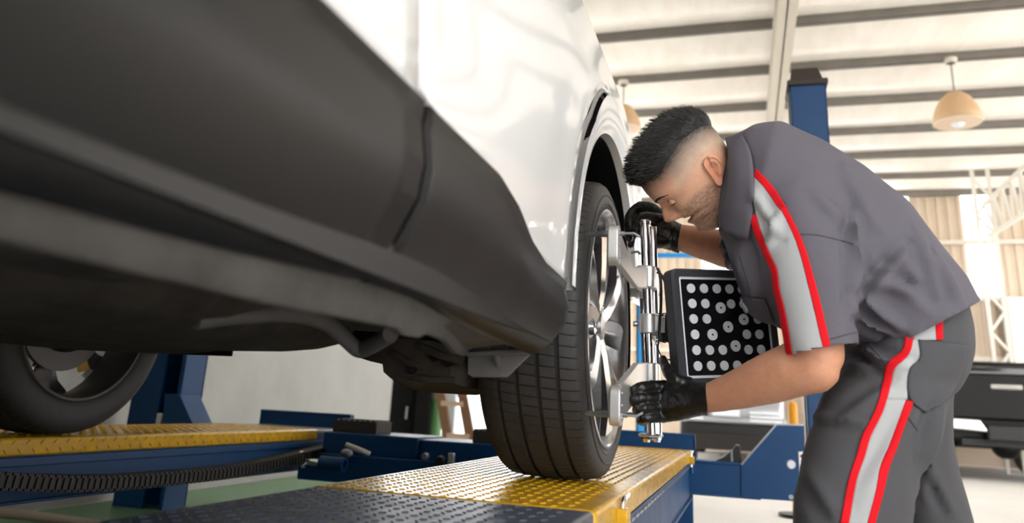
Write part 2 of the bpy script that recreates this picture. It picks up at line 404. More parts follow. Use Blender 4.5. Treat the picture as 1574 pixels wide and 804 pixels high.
# ------------------------------------------------------------------ rolling jack beam between the runways
jk = tag(empty('jack_beam', (-1.3, 3.2, RZ-.3)), 'blue rolling jack beam with rubber pads spanning between the runways', 'jack')
YJ = 3.20
ja, jb, jm = P(498, 659, y=YJ), P(790, 676, y=YJ), P(643, 667, y=YJ)
for (xa, xb_, dz, dy) in ((ja.x, jm.x, 0, 0), (jm.x+.002, NX0-.01, -.008, .012)):
    m = MB(); zt = RZ-.004+dz
    m.box((xa, YJ+dy, zt-.098), (xb_, YJ+.30, zt-.0))
    m.build('platform', blue, jk, bevel=.006)
for (u0, u1, v1, v0, dk) in ((513, 580, 659, 643, 0), (727, 800, 680, 657, 1)):
    c0 = P(u0, v1, y=YJ+.05); c1 = P(u1, v1, y=YJ+.05); top = P(u0, v0, y=YJ+.05).z
    zt = RZ-.004-(.008 if dk else 0)
    pd = MB().box((c0.x, YJ+.04, zt), (c1.x, YJ+.20, zt+.05)).build('rubber_pad', mat('grey_rubber', (.24,.23,.22), .8, var=(40,.5,(.19,.18,.17))), jk, bevel=.003)
    m = MB()
    for i in range(8):
        xx = c0.x+.004+(c1.x-c0.x-.03)*i/7
        m.box((xx, YJ+.045, zt+.05), (xx+.013, YJ+.195, zt+.056))
    m.build('pad_rib', pd.data.materials[0], pd)
zl = P(560, 705, y=YJ).z
m = MB(); m.box((FX1+.01, YJ-.05, zl-.10), (NX0-.01, YJ+.0, zl+.012)); m.box((FX1+.01, YJ+.0, zl-.10), (NX0-.01, YJ+.25, zl-.088))
m.build('base_beam', blue, jk, bevel=.004)
m = MB(); m.bar((FX1+.16, YJ+.03, zl-.03), (NX0-.1, YJ+.03, RZ-.11), .04, .05); m.bar((FX1+.16, YJ+.12, RZ-.12), (NX0-.1, YJ+.12, zl-.03), .04, .05)
m.build('scissor_arm', blue, jk, bevel=.004)
t0, t1 = P(493, 712, y=YJ-.14), P(530, 715, y=YJ-.14)
MB().lathe([(0,.018),(0,.03),(t1.x-t0.x,.03),(t1.x-t0.x,.02),(t1.x-t0.x-.03,.018)], 20, 'X', t0).build('pivot_tube', blue, jk, smooth=True)
MB().tube([P(455, 708, y=YJ-.14), P(496, 712, y=YJ-.14)], .014, 12).build('cylinder_rod', chrome, jk, smooth=True)
for u, v, r in ((653, 702, .015), (461, 697, .009), (464, 716, .009)):
    c = P(u, v, y=YJ-.055 if u > 600 else YJ-.16); MB().lathe([(-.006,0),(-.006,r*.8),(0,r),(.02,r)], 18, 'Y', c).build('pin_head', grey_steel if u > 600 else chrome, jk, smooth=True)
c = P(533, 697, y=YJ-.08); MB().ball(c, .022, sc=(1.3,.8,.9)).build('hose_fitting', grey_steel, jk, smooth=True)
c = P(548, 690, y=YJ-.06); MB().tube([c+Vector((-.05,0,.012)), c, c+Vector((.05,.03,-.02))], .012, 10).build('hose_fitting', alu, jk, smooth=True)
c = P(688, 708, y=YJ-.06); MB().box((c.x, c.y, c.z-.015), (c.x+.025, c.y+.02, c.z+.03)).build('latch', alu, jk, bevel=.003)
c = P(676, 709, y=YJ-.07); MB().lathe([(-.01,0),(-.01,.018),(0,.022),(.02,.022)], 16, 'Y', c).build('roller', black_pl, jk, smooth=True)

# energy chain hanging along the far runway
ch = tag(empty('cable_chain', (FX1+.06, 1.5, .1)), 'black ribbed cable chain sagging along the blue inner side of the far runway', 'cable chain')
pts = spline([P(u, v, x=FX1+.07) for u, v in ((-60,738),(0,739),(70,742),(140,742),(200,739),(270,733),(340,726),(400,716),(460,702),(500,692),(524,684))], 14)
L = [0]
for a, b in zip(pts, pts[1:]): L.append(L[-1]+(b-a).length)
def at_len(s):
    for i in range(len(L)-1):
        if s <= L[i+1]: return pts[i].lerp(pts[i+1], (s-L[i])/(L[i+1]-L[i])), (pts[i+1]-pts[i]).normalized()
    return pts[-1], (pts[-1]-pts[-2]).normalized()
s = .01; k = 0
lk = MB().box((-.032, -.0085, -.021), (.032, .0085, .021)); lk.box((-.036, -.004, -.015), (.036, .010, .015))
lkm = lk.mesh('link'); lkm.materials.append(black_pl)
while s < L[-1]-.01:
    p, d = at_len(s); o = bpy.data.objects.new('link', lkm); COL.objects.link(o)
    xax = Vector((1,0,0)); zax = xax.cross(d).normalized(); o.parent = ch
    o.matrix_parent_inverse = Matrix.Translation(ch.location).inverted()
    o.matrix_basis = Matrix(((xax.x, d.x, zax.x, p.x), (xax.y, d.y, zax.y, p.y), (xax.z, d.z, zax.z, p.z), (0,0,0,1)))
    s += .0225
MB().tube([q+Vector((-.01,0,-.004)) for q in pts], .018, 8).build('cable_core', black_pl, ch, smooth=True)
tag(MB().tube(spline([P(u, v, z=.02) for u, v in ((-40,786),(0,789),(45,793),(90,799),(150,808))], 6), .022, 10).build('floor_hose', mat('pale_hose', (.66,.60,.54), .6), None, smooth=True), 'pale hose lying on the green floor beside the wall', 'hose')

# ================================================================== CAR
WY, WZ = 1.77, RZ+.335
car = tag(empty('car', (-1.15, 1.0, RZ)), 'white sport utility car with dark grey lower cladding on the lift runways', 'car')
XT = [(.0,-.29),(.25,-.281),(.45,-.279),(.62,-.279),(.70,-.285),(.80,-.305),(.92,-.333),(1.10,-.40),(1.30,-.50)]
def xbody(y, zc):
    x = interp(XT, zc)
    f = max(0, min(1, (1.15-y)/.5))
    x += -.010*f*exp(-((zc-.40)/.075)**2) + .008*f*exp(-((zc-.60)/.10)**2)
    if y > 2.25: x -= (y-2.25)**2*.9
    d = sqrt((y-WY)**2+(zc+CZ-WZ)**2)
    x += .006*exp(-((d-.55)/.05)**2)
    return x
ctop = [(-2.0,.262),(.84,.264),(.93,.247),(1.00,.218),(1.08,.203),(1.235,.198)]
def xs_panel(y0, y1, n): return [y0+(y1-y0)*i/n for i in range(n+1)]
zs = [.262+.038*i for i in range(28)]
dr = MB().grid([[Vector((xbody(y, z), y, ZC(z))) for z in zs] for y in xs_panel(-.55, .6085, 30)]).build('door', white_paint, car, smooth=True, solid=.006)
dr2 = MB().grid([[Vector((xbody(y, z), y, ZC(z))) for z in zs] for y in xs_panel(-1.7, -.556, 20)]).build('door', white_paint, car, smooth=True, solid=.012)
# quarter panel around the arch, polar grid about the wheel
poly = [(y, z) for y, z in ctop[::-1] if y > .62]+[(.613,.264),(.613,1.30),(2.95,1.30),(2.95,.25),(2.35,.05),(1.9,.0)]
def rayhit(th):
    dx, dz = cos(th), sin(th); best = None; n = len(poly)
    for i in range(n-1):
        (a, b), (c, d) = poly[i], poly[i+1]
        ex, ez = c-a, d-b; den = dx*ez-dz*ex
        if abs(den) < 1e-9: continue
        ax, az = a-WY, b-(WZ-CZ)
        t = (ax*ez-az*ex)/den; s = (ax*dz-az*dx)/den
        if t > 0 and -1e-6 <= s <= 1+1e-6: best = t if best is None else max(best, t)
    return best
rows = []; N = 110
for i in range(N+1):
    th = radians(178.3-(178.3-12)*i/N); R1 = rayhit(th)
    if R1 is None: continue
    row = []
    for k in range(23):
        t = (k/22)**1.25; r = .54+(max(R1, .542)-.54)*t
        y = WY+r*cos(th); z = WZ-CZ+r*sin(th); row.append(Vector((xbody(y, z), y, ZC(z))))
    rows.append(row)
MB().grid(rows).build('quarter_panel', white_paint, car, smooth=True, solid=.010)
# arch: dark recess, silver strip, white flare lip
def ring(r0, r1, x0, x1, a0, a1, n=60, lip=None):
    rows = []
    for i in range(n+1):
        th = radians(a0+(a1-a0)*i/n)
        rr = [(r0(th) if callable(r0) else r0, x0), (r1(th) if callable(r1) else r1, x1)]
        pr = [rr[0]] + [(rr[0][0]+(rr[1][0]-rr[0][0])*t, rr[0][1]+(rr[1][1]-rr[0][1])*t+.004*sin(pi*t)) for t in (.25,.5,.75)] + [rr[1]]
        if lip: pr = [(pr[0][0]-.004, pr[0][1]-lip)]+[(pr[0][0]-.001, pr[0][1]-.006)]+pr
        rows.append([Vector((x, WY+r*cos(th), WZ+r*sin(th))) for r, x in pr])
    return MB().grid(rows)
def rB(th):
    a = math.degrees(th); return .488+.042*max(0, min(1, (128-a)/22))
ring(.44, rB, -.281, -.275, 178, 20, lip=.035).build('arch_flare', white_paint, car, smooth=True)
ring(rB, .542, -.300, -.300, 178, 98).build('arch_recess', mat('recess_grey', (.20,.20,.205), .4), car, smooth=True)
ring(lambda t: rB(t)+.006, lambda t: rB(t)+.026, -.284, -.284, 177, 104).build('arch_trim_strip', clad_lt, car, smooth=True)
ring(lambda t: rB(t)-.001, .545, -.276, -.279, 98.5, 20).build('arch_flare', white_paint, car, smooth=True)
# inner wheel house
ln = []
for i in range(41):
    th = radians(172-185*i/40)
    ln.append([Vector((x, WY+r*cos(th), WZ+r*sin(th))) for x, r in ((-.30,.436),(-.40,.44),(-.60,.44),(-.72,.43),(-.74,.2))])
MB().grid(ln).build('wheel_house_liner', liner_m, car, smooth=True, solid=.004)
MB().box((-.78, WY-.44, WZ-.08), (-.745, WY+.44, WZ+.5)).build('inner_wing', liner_m, car)
st = MB().tube([(-.56, WY-.02, WZ+.02), (-.62, WY-.02, WZ+.40)], [.03,.045], 14); st.lathe([(0,.06),(.012,.075),(.024,.06),(.036,.075),(.05,.06)], 20, 'Z', (-.60, WY-.02, WZ+.22))
st.build('suspension_strut', under, car, smooth=True)
# cladding: door piece and wing piece, rolled under
ZB = [(.2,.087),(.42,.095),(.61,.106),(.72,.108),(.89,.098),(1.0,.093),(1.2,.088)]
CP = [(0,1.0),(-.002,.86),(.004,.62),(.0,.42),(-.016,.22),(-.030,.07),(-.042,0.0)]
def clad_rows(ys):
    rows = []
    for y in ys:
        zt = interp(ctop, y); zb = interp(ZB, y); row = []
        yy = y
        for i, (dx, t) in enumerate(CP):
            z = zb+(zt-zb)*t
            if y > 1.1: yy = y
            row.append(Vector((-.277+dx, yy, ZC(z))))
        row.append(Vector((-.328, y, ZC(zb-.002))))
        rows.append(row)
    return rows
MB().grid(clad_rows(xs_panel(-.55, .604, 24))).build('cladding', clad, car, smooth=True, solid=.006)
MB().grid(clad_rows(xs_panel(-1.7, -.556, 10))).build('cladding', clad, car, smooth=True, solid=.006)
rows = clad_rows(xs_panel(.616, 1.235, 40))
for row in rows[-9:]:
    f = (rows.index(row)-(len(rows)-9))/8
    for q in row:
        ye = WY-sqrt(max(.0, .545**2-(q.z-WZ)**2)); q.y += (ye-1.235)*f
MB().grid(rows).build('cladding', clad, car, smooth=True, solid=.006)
MB().box((-.34, -1.7, ZC(.10)), (-.295, 1.22, ZC(.30))).build('sill_backing', black_pl, car)
# sill rail seen from below, with jacking notch
def rp(y):
    zb = interp(ZB, y); k = max(0, min(1, (y-.80)/.32)); x = -.330-.070*k; zl = .0625+.016*max(0, min(1, (y-.5)/.6))
    if .72 < y < .795: zl -= .006
    if y > .93: zl -= .012*min(1, (y-.93)/.12)
    return [(-.320,zb+.004),(-.324-.010*k,zb-.003),(x+.003,(zb+zl)/2),(x,zl+.003),(x-.003,zl),(x-.012,zl+.001),(x-.03,.112)]
MB().grid([[Vector((x, y, ZC(z))) for x, z in rp(y)] for y in xs_panel(-1.7, 1.12, 140)]).build('sill_rail', rail_m, car, smooth=True, solid=.003)
# deflector bracket ahead of the tyre
YD = 1.24
bp = [P(u, v, y=YD) for u, v in ((719,520),(722,513),(745,512),(790,529),(820,536),(817,542),(783,576),(778,580),(726,580),(718,575))]
db = MB().prism(bp, (0, .008, 0)).build('air_deflector', under_lt, car, bevel=.002)
for a, b in (((752,515),(757,540)),((780,526),(782,541)),((765,546),(770,565))):
    p0, p1 = P(*a, y=YD), P(*b, y=YD); MB().prism([p0+Vector((-.004,-.003,0)), p1+Vector((-.001,-.003,0)), p1+Vector((.001,-.003,0)), p0+Vector((.004,-.003,0))], (0,-.012,0)).build('rib', under_lt, db)
MB().bar(P(719,545,y=YD-.012), P(820,540,y=YD-.012), .022, .008).build('rib', under_lt, db, bevel=.002)
MB().box((P(716,520,y=YD).x, YD-.05, ZC(.075)), (P(727,520,y=YD).x, YD+.03, ZC(.125))).build('bracket', under_lt, db, bevel=.004)
# floor pan, tank, shield, pipe, far sill, light-blocking box above
fp = MB(); rows = []
for y in xs_panel(-1.7, 2.6, 86):
    rows.append([Vector((x, y, ZC(.118+.075*max(0, min(1, (y-1.32)/.2))+.014*(sin(y*14+1)*(.5+.5*sin(x*9)) ) + (.10 if -1.14 < x < -1.02 else 0)))) for x in [-.41-.0373*i for i in range(39)]])
fp.grid(rows).build('floor_pan', under, car, smooth=True)
def rbox(x0, x1, y0, y1, z0, z1, e=3.2, n=40, m=14, tilt=0):
    cx, cy, cz = (x0+x1)/2, (y0+y1)/2, (z0+z1)/2; rings = []
    for i in range(m+1):
        t = -pi/2+pi*i/m; a = 2/e
        cz_, cr = math.copysign(abs(sin(t))**a, sin(t)), abs(cos(t))**a+1e-4
        r = []
        for k in range(n):
            q = 2*pi*k/n; r.append(Vector((cx+(x1-x0)/2*cr*math.copysign(abs(cos(q))**a, cos(q)), cy+(y1-y0)/2*cr*math.copysign(abs(sin(q))**a, sin(q)), cz+(z1-z0)/2*cz_+tilt*(cr*math.copysign(abs(sin(q))**a, sin(q))))))
        rings.append(r)
    return MB().rings(rings)
rbox(-1.08, -.58, .25, 1.30, ZC(.056), ZC(.20), 3.2).build('fuel_tank', under2, car, smooth=True)
rbox(-1.40, -.95, .70, 1.42, ZC(.060), ZC(.18), 4).build('heat_shield', under2, car, smooth=True)
rbox(-1.70, -1.15, .10, 1.2, ZC(.075), ZC(.20), 5).build('under_tray', under, car, smooth=True)
rbox(-.60, -.44, -.8, .62, ZC(.082), ZC(.16), 5).build('floor_rail', under, car, smooth=True)
hose = spline([P(300,492,x=-.62), P(370,484,x=-.60), P(450,482,x=-.58), P(500,496,x=-.57), P(530,520,x=-.56), P(550,537,x=-.55), P(566,534,x=-.53), P(600,514,x=-.47)], 8)
MB().tube(hose, .012, 10).build('brake_pipe', under_lt, car, smooth=True)
# suspension shield, faceted, carried in front of the axle
shp = [(528,530),(560,520),(600,512),(650,516),(690,520),(716,528),(722,560),(726,578),(718,596),(690,598),(655,603),(640,602),(612,590),(598,578),(596,562),(570,556),(545,548)]
f0 = [P(u, v, y=1.52) for u, v in shp]
ctr = sum(f0, Vector())/len(f0)
sm = MB(); rings = []
for d, s in ((-.05, .80), (-.012, .95), (.05, 1.0), (.32, .97)):
    rings.append([ctr+(q-ctr)*s+Vector((0, d, .0)) for q in f0])
sm.rings(rings)
sm.build('suspension_shield', under2, car, smooth=True)
def shade_rib(a, b, r): MB().tube([P(*a, y=1.475), P(*((a[0]+b[0])/2, (a[1]+b[1])/2+3), y=1.465), P(*b, y=1.475)], r, 8).build('shield_rib', under2, car, smooth=True)
shade_rib((600,540),(650,566),.008); shade_rib((610,575),(700,585),.007); shade_rib((640,530),(712,556),.009)
for u, v in ((633,566),(688,556),(668,548)):
    c = P(u, v, y=1.468); MB().lathe([(-.004,.004),(-.004,.011),(.01,.011)], 12, 'Y', c).build('shield_hole_rim', black_pl, car, smooth=True)
rbox(-.80, -.50, 1.62, 1.95, ZC(.05), ZC(.16), 3).build('lower_arm', under, car, smooth=True)
MB().tube([(-.42, WY, WZ), (-1.98, WY, WZ)], .035, 14).build('axle', under, car, smooth=True)
MB().tube([(-.80, WY+.02, ZC(.17)), (-1.4, WY+.02, ZC(.19)), (-1.80, WY, ZC(.18))], [.04,.045,.04], 14).build('subframe', under, car, smooth=True)
MB().box((-1.93, -1.7, ZC(.088)), (-1.80, 1.25, ZC(.26))).build('far_sill', under, car, bevel=.02)
MB().box((-1.80, -1.7, ZC(.215)), (-.56, 2.7, ZC(1.25))).build('light_block_box', black_pl, car)  # solid black box added inside the car to block light
MB().box((-2.02, -1.7, ZC(.26)), (-1.80, 1.25, ZC(1.3))).build('far_door', white_paint, car, bevel=.03)
MB().box((-2.02, 2.3, ZC(.2)), (-1.80, 2.7, ZC(1.3))).build('far_wing', white_paint, car, bevel=.03)
rows = []
for i in range(31):
    th = radians(190-200*i/30); rows.append([Vector((x, WY+.45*cos(th), WZ+.45*sin(th))) for x in (-1.6, -2.02)])
MB().grid(rows).build('wheel_house_liner', black_pl, car, solid=.004)
MB().box((-2.02, 1.2, WZ+.42), (-1.6, 2.35, ZC(1.3))).build('far_wing', white_paint, car)

def wheel(cx, sgn, rot=0, WY=WY, alloy=alloy):
    """sgn=+1 outer face towards +X"""
    w = empty('wheel', (cx, WY, RZ), car); c = (cx, WY, WZ)
    def X(pr): return [(sgn*a, r) for a, r in pr]
    g = .0085; prof = [(-.090,.226),(-.103,.236),(-.110,.256),(-.113,.284),(-.109,.309),(-.100,.322),(-.090,.329)]
    for gx in (-.060, -.021, .021, .060):
        R = .335-.0045*(gx/.085)**2
        prof += [(gx-.0045, R), (gx-.0035, R-g), (gx+.0035, R-g), (gx+.0045, R)]
    prof += [(.090,.329),(.100,.322),(.106,.309),(.109,.292),(.108,.278),(.104,.268),(.096,.262)]
    NS = 96; tr_rows = []
    for k in range(NS):                                   # every pitch carries one cut, 4 mm deep, slanted across the tread
        for da, dp in ((-.5*2*pi/NS, 0), (-.0042, 0), (-.0030, .004), (.0030, .004), (.0042, 0)):
            row = []
            for x, rad in prof:
                rr = rad-(dp if rad > .3275 else 0); aa = 2*pi*k/NS+da+x*.35
                row.append(Vector((cx+sgn*x, WY+rr*cos(aa), WZ+rr*sin(aa))))
            tr_rows.append(row)
    MB().grid(tr_rows+[tr_rows[0]]).build('tyre', rubber, w, smooth=True)
    m = MB().lathe(X([(.1085,.296),(.1100,.298),(.1085,.300)]), 96, 'X', c); m.lathe(X([(.1080,.277),(.1095,.279),(.1080,.281)]), 96, 'X', c)
    m.build('sidewall_rib', rubber, w, smooth=True)
    MB().lathe(X([(.100,.268),(.108,.267),(.109,.262),(.102,.257),(.088,.252),(.070,.246),(.03,.236)]), 96, 'X', c).build('rim', alloy, w, smooth=True)
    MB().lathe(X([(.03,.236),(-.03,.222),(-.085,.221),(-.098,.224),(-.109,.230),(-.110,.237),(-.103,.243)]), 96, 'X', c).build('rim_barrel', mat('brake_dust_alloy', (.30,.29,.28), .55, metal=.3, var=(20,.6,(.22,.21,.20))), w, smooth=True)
    MB().lathe(X([(-.005,.0),(-.005,.155),(-.020,.155),(-.020,.0)]), 48, 'X', c).build('brake_disc', alloy_in, w, smooth=True)
    MB().lathe(X([(-.030,.0),(-.030,.10),(-.07,.09),(-.09,.05),(-.09,0)]), 32, 'X', c).build('hub_carrier', under, w, smooth=True)
    MB().lathe(X([(.0,.0),(.0,.07),(.070,.062),(.088,.050),(.086,.034),(.093,.030),(.096,.0)]), 40, 'X', c).build('hub', alloy, w, smooth=True)
    def pt(x, r, a): return Vector((cx+sgn*x, WY+r*cos(a), WZ+r*sin(a)))
    for k in range(5):
        for sd in (-1, 1):
            b = rot+2*pi*k/5
            st = [(.030, .086, 4, .046), (.075, .094, 7, .036), (.140, .099, 10.5, .034), (.200, .103, 14, .046), (.246, .100, 17.5, .078)]
            rings = []
            for r, x, deg, wd in st:
                a = b+sd*radians(deg); da = wd/2/r
                rings.append([pt(x-.045, r, a-da*.7), pt(x-(.020 if sd > 0 else .004), r, a-da), pt(x+.003, r, a-sd*da*.25), pt(x-(.004 if sd > 0 else .020), r, a+da), pt(x-.045, r, a+da*.7)])
            MB().rings(rings).build('spoke', alloy, w, smooth=True)
        rings = []
        for r, x, deg, wd in ((.06,.060,0,.03),(.12,.066,0,.040),(.19,.060,0,.075)):
            rings.append([pt(x-.012, r, b-wd/2/r), pt(x-.004, r, b-wd/2/r), pt(x+.0, r, b), pt(x-.004, r, b+wd/2/r), pt(x-.012, r, b+wd/2/r)])
        MB().rings(rings).build('spoke_web', alloy_in, w, smooth=True)
        a = rot+2*pi*(k+.5)/5; lc = pt(.072, .055, a)
        MB().lathe([(0,.010),(sgn*.012,.009),(sgn*.016,0)], 8, 'X', lc).build('lug_nut', chrome, w, smooth=True)
    va = rot+.62
    MB().tube([pt(.07,.225,va), pt(.10,.205,va)], .005, 8).build('valve_stem', black_pl, w, smooth=True)
    return w
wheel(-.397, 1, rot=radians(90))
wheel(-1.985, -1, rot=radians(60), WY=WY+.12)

# ================================================================== WHEEL CLAMP WITH TARGET BOARD
clamp = tag(empty('wheel_clamp', (-.19, 1.72, ZC(-.05))), 'chrome and aluminium wheel alignment clamp with a dotted target board fixed to the tyre', 'wheel clamp')
YK = 1.70
def rod(a, b, r, m, nm, par_=clamp, n=18): return MB().tube([a, b], r, n).build(nm, m, par_, smooth=True)
A0, A1 = P(991, 343, y=YK), P(1002, 668, y=YK)
B0, B1 = P(1003, 349, y=YK+.03), P(1011, 667, y=YK+.03)
rod(A0, A1, .0105, chrome, 'guide_rod'); rod(B0, B1, .0095, chrome, 'guide_rod')
sc = MB(); n = 110
for i in range(n):                              # threaded spindle left of the rods
    q = P(986.5, 460, y=YK+.012).lerp(P(994, 662, y=YK+.012), i/(n-1)); sc.lathe([(-.0012,.0042),(0,.0055),(.0012,.0042)], 10, 'Z', q)
sc.build('threaded_spindle', grey_steel, clamp, smooth=True)
MB().lathe([(-.003,0),(-.003,.0135),(.004,.0135),(.006,.011),(.006,0)], 24, 'Z', A0).build('rod_cap', chrome, clamp, smooth=True)
pz = P(1000, 669, y=YK+.012); q0 = P(983, 669, y=YK+.012); q1 = P(1018, 669, y=YK+.012)
MB().box((q0.x, pz.y-.022, pz.z-.004), (q1.x, pz.y+.03, pz.z+.004)).build('foot_plate', chrome, clamp, bevel=.003)
for u in (993, 1009): MB().lathe([(-.010,0),(-.010,.008),(-.004,.010),(.0,.010)], 6, 'Z', P(u, 672, y=YK)).build('foot_nut', chrome, clamp)
# brackets: vertical plate from the rods towards the near claw and its twin behind
def bracket(main, claw_uv, claw_h, collar_uv, up):
    p0 = P(1000, main[0][1], y=YK-.005); nb = Vector((-.235, 1.47, 0))-Vector((-.19, 1.70, 0)); nrm = Vector((nb.y, -nb.x, 0)).normalized()
    if nrm.x < 0: nrm = -nrm
    poly = [PP(u, v, p0, nrm) for u, v in main]
    br = MB().prism(poly, -nrm*.012).build('bracket', alu, clamp, bevel=.003)
    mid = Vector((p0.x, YK+.015, 0))
    # twin arm mirrored on the far side of the rods
    tw = [Vector((q.x, 2*(YK+.015)-q.y, q.z)) for q in poly]
    MB().prism(tw, Vector((-nrm.x, nrm.y, 0))*.012).build('bracket', alu, clamp, bevel=.003)
    (u0, v0), (u1, v1) = collar_uv
    ca = P((u0+u1)/2, v0, y=YK); cb_ = P((u0+u1)/2, v1, y=YK)
    m = MB(); hw = (P(u1, v0, y=YK).x-P(u0, v0, y=YK).x)/2
    ring_ = lambda c: [c+Vector((hw*math.copysign(abs(cos(t))**.5, cos(t)), .012+.034*math.copysign(abs(sin(t))**.6, sin(t)), 0)) for t in [2*pi*k/28 for k in range(28)]]
    m.rings([ring_(cb_), ring_(ca)]); m.build('collar', alu, clamp, bevel=.003)
    (cu0, cv0), (cu1, cv1) = claw_uv
    for far in (0, 1):
        a = PP(cu0, cv0, p0, nrm); b = PP(cu1, cv1, p0, nrm)
        a = a.copy(); b = b.copy()
        if far: a.y = 2*(YK+.015)-a.y; b.y = 2*(YK+.015)-b.y
        m = MB(); rr = .018; pts = []
        for k in range(13): t = pi*k/12; pts.append(Vector((a.x, a.y+rr*cos(t), a.z-rr+rr*sin(t))))
        for k in range(13): t = pi+pi*k/12; pts.append(Vector((a.x, a.y+rr*cos(t), b.z+rr+rr*sin(t))))
        m.prism([q+Vector((-.012, 0, 0)) for q in pts], (.022, 0, 0)); cw = m.build('claw_plate', alu, clamp, bevel=.003)
        for sz in (-.3, 0, .3):
            c = (a+b)/2+Vector((.010, -.0, (a.z-b.z)*sz)); MB().lathe([(0,.0035),(.0015,.003),(.0015,0)], 10, 'X', (c.x, a.y, c.z)).build('claw_hole', grey_steel, cw)
        zp = (a.z-.016) if up else (b.z+.02)
        m = MB().lathe([(-.062,.0),(-.058,.0028),(-.05,.0050),(-.028,.0052),(-.026,.0066),(-.012,.0066),(-.010,.0045),(.020,.0045)], 14, 'X', (a.x, a.y, zp)); m.build('claw_pin', grey_steel, clamp, smooth=True)
        MB().tube([(a.x+.01, a.y, zp), (a.x+.038, a.y, zp), (a.x+.048, a.y+.004, zp+(-.006 if up else .006))], .0025, 8).build('pin_lever', grey_steel, clamp, smooth=True)
bracket([(950,356),(955,358),(974,410),(1000,410),(1000,443),(981,443),(951,404)], ((945,347),(945,408)), 0, ((978,410),(1009,444)), True)
bracket([(981,558),(1005,558),(1005,582),(990,602),(972,625),(956,646),(953,592)], ((948,592),(948,655)), 0, ((981,558),(1012,600)), False)
# centre carriage with knob and the arm to the target
ca, cb_ = P(997, 483, y=YK), P(997, 513, y=YK)
mm = MB().tube([cb_, ca], [.021, .021], 24); mm.build('collar', alu, clamp, bevel=.002)
MB().box((ca.x-.02, YK-.014, cb_.z+.002), (ca.x+.026, YK+.05, ca.z-.002)).build('carriage', alu, clamp, bevel=.004)
kb = P(981, 498, y=YK); MB().lathe([(0,.004),(-.004,.006),(-.010,.006),(-.012,0)][::-1], 12, 'X', kb).build('lock_screw', grey_steel, clamp, smooth=True)
m = MB(); a = P(1010, 488, y=YK-.0); b = P(1034, 522, y=YK-.0)
m.box((a.x, YK-.01, b.z), (b.x, YK+.02, a.z)).build('target_arm', alu, clamp, bevel=.003)
for v in (484, 523): MB().tube([P(1008, v, y=YK-.01), P(1034, v, y=YK-.01)], .0045, 10).build('arm_bolt', chrome, clamp, smooth=True)
MB().tube(spline([P(u, v, y=YK-.012) for u, v in ((1018,512),(1018,519),(1017,526))], 4), .009, 12).build('arm_knob', black_pl, clamp, smooth=True)
for pts_ in ([(1010,412),(1014,420),(1016,440),(1016,470),(1014,500),(1013,520)], [(1010,418),(1019,426),(1025,445),(1026,470),(1026,492)], [(1014,522),(1012,535),(1017,548),(1028,553),(1033,548),(1034,530)]):
    MB().tube(spline([P(u, v, y=YK-.03) for u, v in pts_], 6), .0032 if pts_[0][1] < 500 else .0015, 8).build('cable', black_pl, clamp, smooth=True)
rod(P(1004, 452, y=YK+.05), P(1016, 452, y=YK+.05), .005, alu, 'cross_pin')
MB().tube([P(965, 396, y=YK+.12), P(972, 425, y=YK+.12)], .004, 8).build('spring_lever', grey_steel, clamp, smooth=True)
MB().tube(spline([P(u, v, y=YK+.12) for u, v in ((970,389),(980,387),(984,391))], 4), .003, 8).build('spring_lever', grey_steel, clamp, smooth=True)
# target board
TY0, TY1 = 1.60, 1.735
tl = P(1047, 418, y=TY0); bl = P(1053, 585, y=TY0); trr = P(1196, 440, y=TY1)
tn = (trr-tl).cross(bl-tl).normalized()
if tn.y > 0: tn = -tn                        # towards the camera
def TB(u, v, o=0): return PP(u, v, tl, tn)+tn*o
def c5(x, y): return (1010+x/4.02, 400+y/4.02)
ux = (TB(*c5(643,552))-TB(*c5(244,556))); ux.normalize(); uy = tn.cross(ux)
o0 = TB(*c5(244,556)); colw = (TB(*c5(566,554))-TB(*c5(244,556))).length/4; roww = (TB(*c5(228,173))-TB(*c5(248,653))).length/5
if uy.z < 0: uy = -uy
def G(i, j, o=0): return o0+ux*(i*colw)+uy*((1-j)*0)+uy*((4-j)*roww)+tn*o      # column i, row j from the top (row 4 = o0)
def rrect(cx, cy, hx, hy, r, o=0, n=6):
    pts = []
    for qx, qy, a in ((1,1,0),(-1,1,90),(-1,-1,180),(1,-1,270)):
        for k in range(n+1):
            t = radians(a+90*k/n); pts.append(G(0,0)+ux*(cx+qx*(hx-r)+r*cos(t))+uy*(cy+qy*(hy-r)+r*sin(t))+tn*o)
    return pts
gx, gy = 2.5*colw, -2.5*roww
HX, HY = 2.5*colw+.045, 2.5*roww+.040
target = MB().prism(rrect(gx, gy, HX-.008, HY-.008, .008, -.025), tn*.022).build('target_board', black_m, clamp, bevel=.002)
MB().rings([rrect(gx, gy, HX-.016, HY-.016, .006, -.001), rrect(gx, gy, HX-.016, HY-.016, .006, .004), rrect(gx, gy, HX-.004, HY-.004, .012, .006), rrect(gx, gy, HX, HY, .014, .001), rrect(gx, gy, HX, HY, .014, -.03), rrect(gx, gy, HX-.012, HY-.012, .008, -.03)], False).build('frame', mat('frame_grey', (.23,.23,.25), .45), target, smooth=True)
MB().rings([rrect(gx, gy, HX-.0215, HY-.0215, .003, .0004), rrect(gx, gy, HX-.0165, HY-.0165, .005, .0006)], False).build('white_border', white_m, target)
spec = {(2,1):(394,294), (4,2):(537,366), (3,2):(440,412), (1,3):(343,460), (3,4):(486,530)}
rings_at = {}
for j in range(6):
    for i in range(6):
        if (i, j) in ((3,3), (2,3), (2,2), (4,1)): continue
        if (i, j) in spec:
            c = TB(*c5(*spec[(i, j)])); R = .0114
        else: c = G(i, j); R = .0096
        d = MB().prism(circle(c-tn*.002, R, 28, ux, uy), tn*.0026).build('dot', white_m, target)
        if (i, j) in spec: MB().prism(circle(c, .0022, 16, ux, uy), tn*.0009).build('dot_centre', black_m, target)
